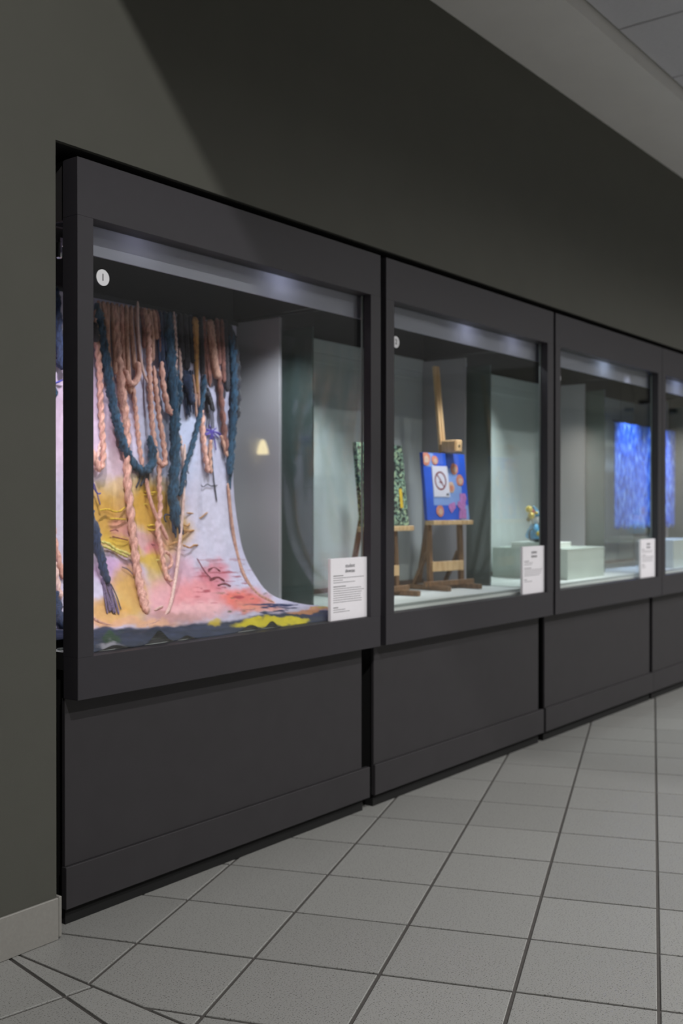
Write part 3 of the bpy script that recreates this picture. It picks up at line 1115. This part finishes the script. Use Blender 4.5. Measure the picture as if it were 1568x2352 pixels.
rope(B, [(335, 1098), (343, 1140), (356, 1180), (372, 1212), (385, 1240)], 10, 'pink', 0, 1.0, 0.08, 0.012)
rope(B, [(370, 830), (374, 880), (381, 920), (388, 944), (394, 948), (396, 934)], 14, 'pink', 2, 0.9, 0.08, 0.014)
rope(B, [(424, 1020), (422, 1100), (420, 1160), (414, 1230), (407, 1300), (399, 1350), (390, 1392), (380, 1412)], 9, 'pale', 0, 1.0, 0.10, 0.012)
rope(B, [(463, 940), (466, 1000), (472, 1050), (478, 1086)], 13, 'pink', 2, 1.0, 0.10, 0.010)
rope(B, [(484, 1010), (482, 1050), (484, 1088)], 10, 'tan', 2, 1.0, 0.10, 0.010)
rope(B, [(494, 800), (503, 870), (510, 940), (516, 1000), (520, 1040)], 14, 'brown', 2, 0.8, 0.10, 0.008)
rope(B, [(508, 1000), (516, 1030), (522, 1050)], 9, 'tan', 2, 0.8, 0.10, 0.012)
rope(B, [(372, 1276), (380, 1268), (392, 1278), (394, 1296), (386, 1306)], 8, 'pink', 0, 0.8, 0.08, 0.010)
rope(B, [(414, 1000), (420, 1060), (422, 1110), (419, 1160)], 7, 'pale', 2, 0.8, 0.08, 0.002)
rope(B, [(233, 1010), (226, 1040), (219, 1070), (228, 1084)], 8, 'pale', 2, 0.8, 0.08, 0.006)
rope(B, [(205, 1412), (225, 1428), (260, 1440), (300, 1444), (345, 1436), (372, 1424)], 9, 'tan', 0, 0.8, 0.1, 0.0)
rope(B, [(355, 1402), (365, 1396), (374, 1392)], 6, 'pale', 0, 0.8, 0.1, 0.004)
rope(B, [(523, 1110), (532, 1200), (544, 1270), (560, 1320), (588, 1362), (630, 1385)], 9, 'tan', 0, 0, 0.08, 0.0)
# -- teal and navy braids
B = 'teal_braid'
rope(B, [(222, 696), (234, 770), (247, 850), (258, 920), (270, 975), (287, 1030), (308, 1068), (330, 1082), (347, 1070), (350, 1040), (343, 1000)], 21, 'teal', 3, 0.8, 0.22, 0.014)
rope(B, [(214, 740), (218, 770), (224, 785)], 22, 'char', 0, 0, 0.2, 0.016)
rope(B, [(384, 720), (390, 800), (396, 880), (400, 950), (402, 1020), (401, 1080), (397, 1140), (402, 1180), (407, 1212)], 25, 'teal', 3, 0.6, 0.24, 0.010)
rope(B, [(470, 860), (464, 920), (455, 970), (440, 1030), (426, 1070), (420, 1105), (412, 1140)], 13, 'teal', 3, 0.8, 0.18, 0.018)
rope(B, [(428, 860), (434, 900), (442, 930)], 28, 'navy', 3, 0.5, 0.35, 0.012, -0.4)
rope(B, [(408, 872), (412, 910), (408, 930)], 20, 'teal', 3, 0.5, 0.35, 0.012, -0.3)
rope(B, [(527, 745), (536, 820), (538, 900), (535, 980), (530, 1050), (527, 1092)], 18, 'teal', 3, 0.7, 0.22, 0.004)
rope(B, [(522, 745), (536, 790), (542, 850), (543, 910), (540, 970)], 20, 'char', 3, 0.7, 0.22, 0.0)
rope(B, [(200, 1170), (216, 1222), (228, 1270), (240, 1310), (248, 1340)], 30, 'navy', 3, 0.6, 0.25, 0.008, -0.45)


def tuft(pts, w, kind, n, lift=0.004):
    """loose ends fraying out along a short path"""
    for k in range(n):
        o = random.uniform(-0.5, 0.5) * w
        e = random.uniform(-0.35, 0.35) * w
        m_ = len(pts) - 1
        rope('loose_yarn', [(x + o + e * i / m_ + random.uniform(-1, 1), y + random.uniform(-6, 10) * (i / m_)) for i, (x, y) in enumerate(pts)], random.uniform(3.5, 6.5), kind, 0, 0, 0.15, lift + random.uniform(0, 0.01))


tuft([(240, 1328), (250, 1360), (261, 1402)], 22, 'plum', 11, 0.001)
tuft([(428, 850), (434, 900), (440, 950)], 30, 'navy', 12, 0.010)
tuft([(402, 1160), (405, 1195), (407, 1228)], 22, 'navy', 8, 0.008)
tuft([(408, 850), (410, 900), (408, 950)], 20, 'teal', 7, 0.010)
tuft([(474, 890), (479, 915), (486, 945)], 16, 'char', 7, 0.012)
tuft([(535, 1050), (531, 1085), (527, 1118)], 14, 'teal', 5, 0.004)
tuft([(330, 1070), (328, 1094), (320, 1112)], 30, 'char', 6, 0.006)
tuft([(372, 760), (376, 820), (380, 872)], 26, 'navy', 10, 0.012)
tuft([(450, 860), (453, 900), (455, 948)], 14, 'tan', 5, 0.012)
tuft([(470, 770), (476, 830), (480, 880)], 18, 'brown', 7, 0.010)
rope('yarn_strand', [(254, 1340), (268, 1370), (278, 1400)], 3, 'navy', 0, 0, 0.1, 0.002)
rope('yarn_strand', [(382, 1200), (377, 1190), (380, 1182), (390, 1184), (398, 1196)], 4, 'navy', 0, 0, 0.1, 0.014)
rope('yarn_strand', [(425, 1090), (428, 1110), (422, 1128)], 3, 'teal', 0, 0, 0.1, 0.004)
# -- dark tuft, violet sprays and trailing threads
rope('yarn_strand', [(470, 900), (478, 915), (484, 930)], 18, 'char', 3, 0.5, 0.4, 0.014, -0.3)
random.seed(9)
for k in range(13):
    a = random.uniform(0, 6.28)
    l = random.uniform(14, 30)
    rope('violet_thread', [(486, 990), (486 + l * 0.6 * math.cos(a), 990 + l * 0.6 * math.sin(a) + 3), (486 + l * math.cos(a), 990 + l * math.sin(a) + random.uniform(0, 8))], 3.2, 'violet', 0, 0, 0.1, 0.008)
for k in range(6):
    x = 474 + 3 * k
    rope('dark_thread', [(x - 2, 925), (x + 1, 960), (x + random.uniform(-1, 4), 985)], 2.4, 'char', 0, 0, 0.1, 0.006)
rope('dark_thread', [(484, 1000), (487, 1060), (492, 1110), (498, 1153)], 3.4, 'char', 0, 0, 0.1, 0.004)
rope('dark_thread', [(490, 1000), (494, 1020), (496, 1034)], 3.0, 'violet', 0, 0, 0.1, 0.004)
rope('dark_thread', [(430, 1080), (444, 1110), (456, 1108), (466, 1118), (476, 1112), (485, 1116), (500, 1114)], 2.6, 'char', 0, 0, 0.1, 0.002)
rope('blue_thread', [(213, 1098), (216, 1122), (226, 1134), (232, 1132)], 3.5, 'blue', 0, 0, 0.1, 0.004)
rope('dark_thread', [(216, 1110), (222, 1130), (230, 1160)], 4, 'plum', 0, 0, 0.1, 0.002)
for pts, w, k in [([(228, 1172), (248, 1170), (262, 1175), (276, 1174), (288, 1164)], 4.5, 'yellow'), ([(251, 1192), (268, 1192), (290, 1193)], 4.5, 'yellow'),
                  ([(310, 1130), (322, 1127), (340, 1132), (360, 1130)], 4.5, 'yellow'), ([(312, 1160), (330, 1158), (340, 1160)], 4, 'yellow'), ([(304, 1136), (330, 1137), (352, 1136)], 3.5, 'yellow'),
                  ([(325, 1202), (338, 1208), (352, 1206), (366, 1210)], 5, 'yellow'), ([(330, 1212), (345, 1218), (360, 1216)], 4, 'yellow'), ([(428, 1178), (444, 1180), (458, 1190), (470, 1182), (477, 1176)], 3.6, 'ochre'),
                  ([(418, 1218), (432, 1220), (446, 1218)], 5, 'ochre'), ([(422, 1206), (430, 1208), (436, 1202)], 4, 'ochre'), ([(420, 1252), (436, 1258), (446, 1252), (455, 1252)], 4.5, 'ochre'),
                  ([(388, 1252), (404, 1246), (418, 1246)], 4.5, 'ochre'), ([(232, 1244), (250, 1250), (266, 1262), (284, 1268), (302, 1276)], 7, 'lemon'), ([(236, 1254), (256, 1262), (276, 1272), (294, 1280)], 6, 'lemon'),
                  ([(334, 1284), (350, 1288), (366, 1286)], 4, 'lemon'), ([(340, 1298), (352, 1302), (364, 1304)], 4.5, 'lemon'), ([(312, 1150), (320, 1146)], 3, 'yellow'),
                  ([(252, 1220), (264, 1217), (272, 1220)], 3, 'wine'), ([(258, 1232), (274, 1236), (294, 1241)], 3, 'wine'), ([(330, 1256), (342, 1250), (356, 1252)], 3, 'wine'),
                  ([(478, 1308), (492, 1304), (506, 1312)], 4, 'wine'), ([(482, 1330), (500, 1326), (516, 1334)], 4.5, 'wine'), ([(500, 1344), (516, 1340), (530, 1346)], 4, 'wine'), ([(280, 1302), (294, 1308), (306, 1320)], 3, 'plum'),
                  ([(452, 1282), (470, 1312), (486, 1330)], 3, 'wine')]:
    rope('laid_cord', pts, w, k, 2 if w > 4 else 0, 1.0, 0.1, 0.0)
# -- pieces seen through the side glass of the case
rope('teal_braid', [(126, 660), (132, 740), (138, 800), (143, 850)], 22, 'navy', 3, 0.7, 0.22, 0.012)
rope('pink_braid', [(118, 1190), (126, 1250), (136, 1290), (146, 1330)], 15, 'pink', 2, 0.9, 0.1, 0.01)
rope('pink_braid', [(124, 1290), (132, 1340), (140, 1375)], 14, 'pale', 2, 0.9, 0.1, 0.012)
rope('blue_thread', [(118, 884), (132, 878), (146, 872)], 4, 'blue', 0, 0, 0.1, 0.01)
rope('navy_braid', [(122, 1360), (132, 1400), (144, 1440)], 26, 'navy', 3, 0.7, 0.22, 0.01)
rope('teal_braid', [(122, 890), (128, 902), (122, 914)], 12, 'teal', 0, 0.7, 0.22, 0.01)

# ==================================================================== EASELS AND PAINTINGS (case 2)
M['pine'] = wood('pale_pine', (234, 200, 152), (198, 154, 106))
M['oak'] = wood('brown_oak', (140, 104, 72), (96, 68, 46))


def easel(name, xc, yb, tilt, shelf_z, shelf_w, mast_top, label, leg_mat, turn=0.0, mx=0.0):
    """studio easel facing -Y: two posts, stretcher, shelf, sliding mast, clamp, feet, rear strut"""
    t = empty(name, (xc, yb, 0.70), label, 'easel', 'wooden easels in the case marked 2')
    t.rotation_euler = (0, 0, -turn)
    hw = 0.105
    for s in (-1, 1):
        bar('post', (s * hw, 0.0, 0.022), (s * hw, 0.012, shelf_z + 0.02), 0.026, 0.020, leg_mat, t, (0, 1, 0))
        bar('foot', (s * hw, -0.115, 0.012), (s * hw, 0.135, 0.012), 0.026, 0.022, leg_mat, t, (0, 0, 1))
        bar('brace', (s * hw, 0.10, 0.022), (s * hw, 0.018, 0.17), 0.016, 0.018, leg_mat, t, (1, 0, 0))
    bar('front_bar', (-hw - 0.06, -0.02, 0.030), (hw + 0.06, -0.02, 0.030), 0.022, 0.016, leg_mat, t, (0, 1, 0))
    bar('stretcher', (-hw, -0.008, 0.105), (hw, -0.008, 0.105), 0.044, 0.016, M['pine'], t, (0, 1, 0))
    bar('shelf', (-shelf_w / 2, -0.022, shelf_z), (shelf_w / 2, -0.022, shelf_z), 0.020, 0.052, M['pine'], t, (0, 1, 0))
    tz = mast_top - 0.70
    bar('mast', (mx, 0.020, shelf_z - 0.008), (mx, 0.020 + tilt * (tz - shelf_z), tz), 0.034, 0.018, M['pine'], t, (0, 1, 0))
    bar('mast_rail', (mx, 0.010 + tilt * 0.32, shelf_z + 0.32), (mx, 0.010 + tilt * (tz - shelf_z), tz - 0.02), 0.010, 0.010, M['pine'], t, (0, 1, 0))
    bar('rear_strut', (0, 0.17, 0.02), (0, 0.05, shelf_z + 0.30), 0.020, 0.020, leg_mat, t, (1, 0, 0))
    return t


def tilted(root, x0, x1, z0, z1, y, tilt):
    """function placing panel coordinates (a,b in 0..1, d out of the face) on a leaning panel"""
    def f(a, b_, d=0.0):
        z = z0 + (z1 - z0) * b_
        return Vector((x0 + (x1 - x0) * a, y + tilt * (z - z0) - d, z))
    return f


def slab(name, f, poly, d0, d1, mat, parent):
    n = len(poly)
    vs = [f(a, b_, d1) for a, b_ in poly] + [f(a, b_, d0) for a, b_ in poly]
    fs = [tuple(range(n)), tuple(range(2 * n - 1, n - 1, -1))] + [(i, i + n, (i + 1) % n + n, (i + 1) % n) for i in range(n)]
    o = mesh_obj(name, vs, fs, mat, parent)
    bm = bmesh.new()
    bm.from_mesh(o.data)
    bmesh.ops.recalc_face_normals(bm, faces=bm.faces)
    bm.to_mesh(o.data)
    bm.free()
    return o


def oval(cx, cy, rx, ry, n=22, rot=0.0, wob=0.0, seed=0):
    out = []
    for i in range(n):
        a = 2 * math.pi * i / n
        k = 1 + wob * math.sin(3 * a + seed) + wob * 0.7 * math.sin(5 * a + 2 * seed)
        x, y = rx * k * math.cos(a), ry * k * math.sin(a)
        out.append((cx + x * math.cos(rot) - y * math.sin(rot), cy + x * math.sin(rot) + y * math.cos(rot)))
    return out


# easel with the blue painting
EB = (4.092, 0.395)
eb = easel('easel', EB[0], EB[1], 0.105, 0.302, 0.27, 1.722, 'pale pine easel with tall mast holding the blue painting', M['oak'], 0.1735, 0.036)
bm = bmesh.new()
add_box(bm, 0.008, 0.056, -0.050, 0.040, 0.622, 0.676, 0.005)
ck = bm_obj('clamp_block', bm, M['pine'], eb)
bm = bmesh.new()
add_lathe(bm, [(0.005, 0), (0.005, 0.003)], 12)
for v in bm.verts:
    v.co = Vector((v.co.x + 0.032, -v.co.z - 0.050, v.co.y + 0.648))
bm_obj('bolt', bm, M['ink_black'], ck)
pt = empty('blue_painting', (EB[0], EB[1], 1.0135), 'blue collage painting with a white prohibition notice and peach discs on easel', 'painting')
pt.rotation_euler = (0, 0, -0.1735)
f = tilted(pt, -0.142, 0.142, 0.0, 0.302, -0.012, 0.105)
PC_BLUE = paint('cobalt_paint', (20, 88, 214), 0.6, 0.18, 9)
PC_SKY = paint('sky_paint', (132, 164, 226), 0.6, 0.08, 14)
PC_PERI = paint('periwinkle_paint', (66, 104, 214), 0.6, 0.12, 14)
PC_PEACH = paint('peach_paint', (214, 136, 112), 0.7, 0.25, 60)
PC_CREAM = paint('cream_paint', (214, 180, 160), 0.7, 0.2, 60)
PC_PINK = paint('orchid_paper', (188, 120, 190), 0.7, 0.18, 60)
PC_WHITE = paint('white_notice', (224, 222, 236), 0.6, 0.02)
PC_RED = paint('dark_red_print', (128, 40, 52), 0.6, 0.1)
slab('panel', f, [(0, 0), (1, 0), (1, 1), (0, 1)], -0.012, 0.006, PC_BLUE, pt)
slab('pale_block', f, [(0.17, 0.22), (0.86, 0.22), (0.86, 0.52), (0.72, 0.78), (0.17, 0.78)], 0.0055, 0.0070, PC_SKY, pt)
slab('periwinkle_block', f, [(0.12, 0.82), (0.46, 0.83), (0.46, 0.995), (0.14, 0.995)], 0.0055, 0.0068, PC_PERI, pt)
slab('periwinkle_block', f, [(0.56, 0.80), (0.86, 0.80), (0.84, 0.995), (0.58, 0.995)], 0.0055, 0.0068, PC_PERI, pt)
slab('pale_block', f, [(0.06, 0.79), (0.24, 0.79), (0.24, 0.995), (0.06, 0.995)], 0.0056, 0.0071, PC_SKY, pt)
slab('pale_block', f, [(0.80, 0.0), (0.995, 0.0), (0.995, 0.22), (0.80, 0.22)], 0.0056, 0.0069, PC_SKY, pt)
for k, (cx, cy, rx, ry, m_) in enumerate([(0.06, 0.91, 0.10, 0.10, PC_PEACH), (0.265, 0.89, 0.075, 0.068, PC_PEACH), (0.715, 0.77, 0.085, 0.085, PC_PEACH), (0.83, 0.60, 0.085, 0.085, PC_PEACH), (0.60, 0.49, 0.085, 0.082, PC_CREAM), (0.30, 0.135, 0.085, 0.085, PC_PEACH)]):
    pol = [(min(max(a, 0.003), 0.997), min(max(b_, 0.003), 0.997)) for a, b_ in oval(cx, cy, rx, ry, 22, 0, 0.03, k)]
    d = slab('peach_disc', f, pol, 0.0069, 0.0092, m_, pt)
    pol = [(min(max(a, 0.003), 0.997), min(max(b_, 0.003), 0.997)) for a, b_ in oval(cx + 0.008, cy - 0.012, rx * 0.55, ry * 0.55, 16, 0, 0.08, k + 3)]
    slab('inner_ring', f, pol, 0.0091, 0.0100, PC_CREAM if k != 4 else PC_PEACH, d)
slab('orchid_paper', f, [(0.51, 0.20), (0.57, 0.10), (0.68, 0.19), (0.66, 0.27), (0.54, 0.24)], 0.0069, 0.0085, PC_PINK, pt)
slab('orchid_paper', f, [(0.80, 0.26), (0.92, 0.26), (0.96, 0.33), (0.93, 0.40), (0.80, 0.40)], 0.0069, 0.0085, PC_PINK, pt)
slab('orchid_paper', f, [(0.72, 0.22), (0.78, 0.16), (0.90, 0.17), (0.93, 0.25), (0.86, 0.29), (0.75, 0.28)], 0.0072, 0.0092, PC_PINK, pt)
slab('orchid_paper', f, [(0.74, 0.02), (0.92, 0.02), (0.93, 0.16), (0.80, 0.18), (0.76, 0.12)], 0.0072, 0.0088, PC_PINK, pt)
nt_ = slab('notice', f, [(0.185, 0.345), (0.555, 0.345), (0.545, 0.805), (0.175, 0.805)], 0.0070, 0.0100, PC_WHITE, pt)
# prohibition ring, bar and winged shape
ro, ri = oval(0.355, 0.585, 0.135, 0.140, 32), oval(0.355, 0.585, 0.113, 0.117, 32)
vs = [f(a, b_, 0.0108) for a, b_ in ro] + [f(a, b_, 0.0108) for a, b_ in ri] + [f(a, b_, 0.0098) for a, b_ in ro] + [f(a, b_, 0.0098) for a, b_ in ri]
fs = []
for i in range(32):
    j = (i + 1) % 32
    fs += [(i, j, 32 + j, 32 + i), (64 + j, 64 + i, 96 + i, 96 + j), (j, i, 64 + i, 64 + j), (32 + i, 32 + j, 96 + j, 96 + i)]
mesh_obj('ring', vs, fs, PC_RED, nt_)
slab('slash', f, [(0.27, 0.682), (0.285, 0.692), (0.445, 0.492), (0.43, 0.480)], 0.0098, 0.0109, PC_RED, nt_)
slab('winged_mark', f, [(0.30, 0.56), (0.345, 0.575), (0.36, 0.615), (0.372, 0.58), (0.41, 0.57), (0.372, 0.565), (0.365, 0.535), (0.348, 0.558)], 0.0098, 0.0107, PC_RED, nt_)
slab('stamp', f, [(0.47, 0.365), (0.53, 0.365), (0.53, 0.40), (0.47, 0.395)], 0.0098, 0.0105, M['ink'], nt_)

# easel with the green and black painting, near the left end
EA = (3.575, 0.385)
ea = easel('easel', EA[0], EA[1], 0.105, 0.282, 0.34, 1.40, 'brown easel holding the speckled green and black painting', M['oak'])
gp = empty('speckled_painting', (EA[0], EA[1], 0.993), 'speckled green and black painting with yellow marks on brown easel', 'painting')
M['speckle'], nt, b = new_mat('speckled_green_paint')
b.inputs['Roughness'].default_value = 0.6
tcn = nt.nodes.new('ShaderNodeTexCoord')
mpn = nt.nodes.new('ShaderNodeMapping')
mpn.inputs['Scale'].default_value = (60, 60, 85)
nt.links.new(tcn.outputs['Object'], mpn.inputs['Vector'])
vn = nt.nodes.new('ShaderNodeTexNoise')
vn.inputs['Scale'].default_value = 1.0
vn.inputs['Detail'].default_value = 1.0
vn.inputs['Distortion'].default_value = 1.2
nt.links.new(mpn.outputs[0], vn.inputs['Vector'])
rp = nt.nodes.new('ShaderNodeValToRGB')
rp.color_ramp.elements[0].position = 0.485
rp.color_ramp.elements[0].color = rgba((22, 28, 30))
rp.color_ramp.elements[1].position = 0.53
rp.color_ramp.elements[1].color = rgba((126, 168, 152))
e3 = rp.color_ramp.elements.new(0.66)
e3.color = rgba((176, 190, 150))
nt.links.new(vn.outputs['Fac'], rp.inputs['Fac'])
nt.links.new(rp.outputs['Color'], b.inputs['Base Color'])
f = tilted(gp, -0.165, 0.165, 0.0, 0.34, -0.018, 0.105)
slab('panel', f, [(0, 0), (1, 0), (1, 1), (0, 1)], -0.012, 0.006, M['speckle'], gp)
PC_YEL = paint('yellow_paint', (226, 186, 40), 0.6, 0.1)
slab('yellow_stripe', f, [(0.84, 0.22), (0.90, 0.22), (0.90, 0.46), (0.84, 0.46)], 0.0055, 0.0075, PC_YEL, gp)
slab('yellow_stripe', f, [(0.52, 0.30), (0.60, 0.30), (0.60, 0.52), (0.52, 0.52)], 0.0055, 0.0075, PC_YEL, gp)

# ==================================================================== PEDESTALS AND FIGURINE (case 3), BLUE TEXTILE (case 4)
M['pedestal'] = paint('pale_green_grey_paint', (186, 196, 188), 0.55, 0.03, 9)
M['white_block'] = paint('white_block', (232, 236, 230), 0.5, 0.01)


def hollow_box(name, x0, x1, y0, y1, z0, z1, mat, label):
    t = empty(name, ((x0 + x1) / 2, (y0 + y1) / 2, z0), label, 'pedestal')
    w, d, h = (x1 - x0) / 2, (y1 - y0) / 2, z1 - z0
    box('body', -w + 0.001, w - 0.001, -d + 0.001, d - 0.001, 0, h - 0.008, mat, t, 0.001)
    box('top_board', -w, w, -d, d, h - 0.008, h, mat, t, 0.0012)
    return t


hollow_box('pedestal', 4.952, 5.408, 0.205, 0.640, 0.7002, 0.859, M['pedestal'], 'low grey green pedestal box under the colourful figurine')
hollow_box('pedestal', 6.300, 6.800, 0.150, 0.345, 0.7002, 0.872, M['pedestal'], 'low pale pedestal box in front of the blue textile')
hollow_box('riser_block', 4.965, 5.195, 0.300, 0.535, 0.8592, 0.888, M['white_block'], 'small white riser block between figurine and pedestal')

FG = Vector((5.020, 0.415, 0.8882))
fg = empty('figurine', FG, 'small glazed figurine with pointed hat and yellow flowers on white riser', 'figurine')
C_BLUE = paint('glaze_light_blue', (96, 172, 222), 0.25, 0.1, 60)
C_WHITE = paint('glaze_white', (232, 230, 236), 0.25, 0.03, 40)
C_YEL = paint('glaze_yellow', (232, 196, 52), 0.3, 0.1, 60)
C_RED = paint('glaze_red', (206, 84, 66), 0.3, 0.1, 60)
C_DARK = paint('glaze_dark_teal', (34, 52, 62), 0.3, 0.1, 60)
C_OLIVE = paint('glaze_olive', (128, 110, 46), 0.4, 0.2, 60)
ellipsoid('shoe', (-0.020, -0.02, 0.010), (0.022, 0.030, 0.010), C_DARK, fg)
ellipsoid('shoe', (0.025, -0.02, 0.010), (0.022, 0.030, 0.010), C_DARK, fg)
bm = bmesh.new()
add_lathe(bm, [(0.020, 0.012), (0.052, 0.020), (0.058, 0.034), (0.050, 0.056), (0.036, 0.080), (0.026, 0.096), (0.016, 0.100)], 22)
bd = bm_obj('robe', bm, C_BLUE, fg, True)
for k, (a, z, r) in enumerate(((-2.5, 0.045, 0.054), (-1.8, 0.030, 0.058), (-2.9, 0.068, 0.043))):
    ellipsoid('painted_flower', (r * math.cos(a), r * math.sin(a), z), (0.011, 0.011, 0.012), C_YEL, bd)
ellipsoid('beard', (-0.006, -0.020, 0.098), (0.022, 0.018, 0.026), C_WHITE, fg, (0, 0, 0), 18, 0.15, 1)
hd = ellipsoid('head', (0.0, 0.0, 0.118), (0.032, 0.032, 0.030), C_WHITE, fg, (0, 0, 0), 20)
ellipsoid('cheek', (0.012, -0.028, 0.118), (0.010, 0.006, 0.009), paint('glaze_pink', (224, 150, 150), 0.3, 0.05), hd)
bm = bmesh.new()
add_lathe(bm, [(0.030, 0.136), (0.026, 0.146), (0.015, 0.166), (0.006, 0.182), (0.002, 0.190)], 18)
for v in bm.verts:
    v.co.x -= max(0, v.co.z - 0.136) * 0.55
ht = bm_obj('pointed_hat', bm, C_BLUE, fg, True)
ellipsoid('hat_patch', (-0.022, -0.012, 0.153), (0.010, 0.010, 0.008), C_YEL, ht)
for s in (-1, 1):
    ellipsoid('arm', (s * 0.040, -0.016, 0.074), (0.013, 0.014, 0.026), C_BLUE, fg, (0, s * -0.7, 0))
for x, y, z, r in ((-0.078, -0.01, 0.140, 0.018), (-0.084, 0.0, 0.172, 0.018)):
    fl_o = ellipsoid('yellow_bloom', (x, y, z), (r, r, r * 0.95), C_YEL, fg, (0, 0, 0), 16, 0.2, 3)
bar('stem', (-0.045, -0.012, 0.066), (-0.076, -0.004, 0.150), 0.004, 0.004, C_OLIVE, fg)
for p, q in (((-0.062, 0, 0.112), (-0.110, 0, 0.142)), ((-0.064, 0, 0.118), (-0.100, -0.01, 0.122))):
    c = (Vector(p) + Vector(q)) / 2
    ellipsoid('leaf', c, (0.026, 0.006, 0.008), C_OLIVE, fg, (0, -0.5, 0), 14)
ellipsoid('red_bloom', (-0.052, -0.008, 0.164), (0.009, 0.009, 0.007), C_RED, fg, (0, 0, 0), 12, 0.3, 5)
ellipsoid('red_bloom', (-0.050, -0.010, 0.152), (0.007, 0.007, 0.006), C_RED, fg, (0, 0, 0), 12, 0.3, 6)
bm = bmesh.new()
prev = None
for i in range(15):
    a = math.pi * (0.35 + 1.25 * i / 14)
    c = Vector((-0.062 + 0.030 * math.cos(a), -0.006, 0.040 + 0.030 * math.sin(a)))
    ring = [bm.verts.new(c + Vector((math.cos(a) * 0.005 * math.cos(k * 1.047), 0.005 * math.sin(k * 1.047), math.sin(a) * 0.005 * math.cos(k * 1.047)))) for k in range(6)]
    if prev:
        for k in range(6):
            bm.faces.new((prev[k], prev[(k + 1) % 6], ring[(k + 1) % 6], ring[k]))
    prev = ring
bm_obj('curled_handle', bm, C_DARK, fg, True)

# blue woven textile hung in case 4
M['blue_weave'], nt, b = new_mat('blue_weave')
b.inputs['Roughness'].default_value = 0.8
tcn = nt.nodes.new('ShaderNodeTexCoord')
mpn = nt.nodes.new('ShaderNodeMapping')
mpn.inputs['Scale'].default_value = (36, 36, 11)
nt.links.new(tcn.outputs['Object'], mpn.inputs['Vector'])
vn = nt.nodes.new('ShaderNodeTexNoise')
vn.inputs['Scale'].default_value = 1.6
vn.inputs['Detail'].default_value = 5
nt.links.new(mpn.outputs[0], vn.inputs['Vector'])
rp = nt.nodes.new('ShaderNodeValToRGB')
rp.color_ramp.elements[0].position = 0.34
rp.color_ramp.elements[0].color = rgba((18, 48, 140))
rp.color_ramp.elements[1].position = 0.52
rp.color_ramp.elements[1].color = rgba((44, 106, 232))
e3 = rp.color_ramp.elements.new(0.68)
e3.color = rgba((160, 196, 255))
nt.links.new(vn.outputs['Fac'], rp.inputs['Fac'])
v2 = nt.nodes.new('ShaderNodeTexNoise')
v2.inputs['Scale'].default_value = 7.0
v2.inputs['Detail'].default_value = 3
nt.links.new(tcn.outputs['Object'], v2.inputs['Vector'])
r2 = nt.nodes.new('ShaderNodeValToRGB')
r2.color_ramp.elements[0].position = 0.31
r2.color_ramp.elements[0].color = rgba((60, 70, 110))
r2.color_ramp.elements[1].position = 0.38
r2.color_ramp.elements[1].color = (1, 1, 1, 1)
nt.links.new(v2.outputs['Fac'], r2.inputs['Fac'])
mxn = nt.nodes.new('ShaderNodeMix')
mxn.data_type = 'RGBA'
mxn.blend_type = 'MULTIPLY'
mxn.inputs[0].default_value = 1.0
nt.links.new(rp.outputs['Color'], mxn.inputs[6])
nt.links.new(r2.outputs['Color'], mxn.inputs[7])
nt.links.new(mxn.outputs[2], b.inputs['Base Color'])
tl, tr, bl_, br_ = on_y(1408, 968, 0.37), on_y(1552, 990, 0.37), on_y(1414, 1215, 0.37), on_y(1551, 1207, 0.37)
tx0, tx1, tz0, tz1 = (tl.x + bl_.x) / 2, (tr.x + br_.x) / 2, (bl_.z + br_.z) / 2, (tl.z + tr.z) / 2
bt = empty('blue_textile', ((tx0 + tx1) / 2, 0.37, tz0), 'bright blue woven textile hanging upright in the case marked 4', 'textile')
w2, hh = (tx1 - tx0) / 2, tz1 - tz0
nx, nz = 60, 24
vs, fs = [], []
for j in range(nz + 1):
    for i in range(nx + 1):
        x = -w2 + 2 * w2 * i / nx
        z = hh * j / nz
        rag = 0.010 * math.sin(i * 1.3) * (1 if j == 0 else 0)
        vs.append((x, 0.006 * math.sin(i * 0.55) * (0.4 + 0.6 * (1 - j / nz)), z + rag))
for j in range(nz):
    for i in range(nx):
        a = j * (nx + 1) + i
        fs.append((a, a + 1, a + nx + 2, a + nx + 1))
wv = mesh_obj('weave', vs, fs, M['blue_weave'], bt, True)
sol = wv.modifiers.new('thickness', 'SOLIDIFY')
sol.thickness = 0.004
bar('hanging_rod', (-w2 - 0.01, 0.004, hh + 0.004), (w2 + 0.01, 0.004, hh + 0.004), 0.010, 0.010, M['lamp_black'], bt)
for s in (-1, 1):
    bar('hanging_wire', (s * w2 * 0.8, 0.004, hh + 0.006), (s * w2 * 0.8, 0.004, 1.944 - tz0), 0.002, 0.002, M['lamp_black'], bt)
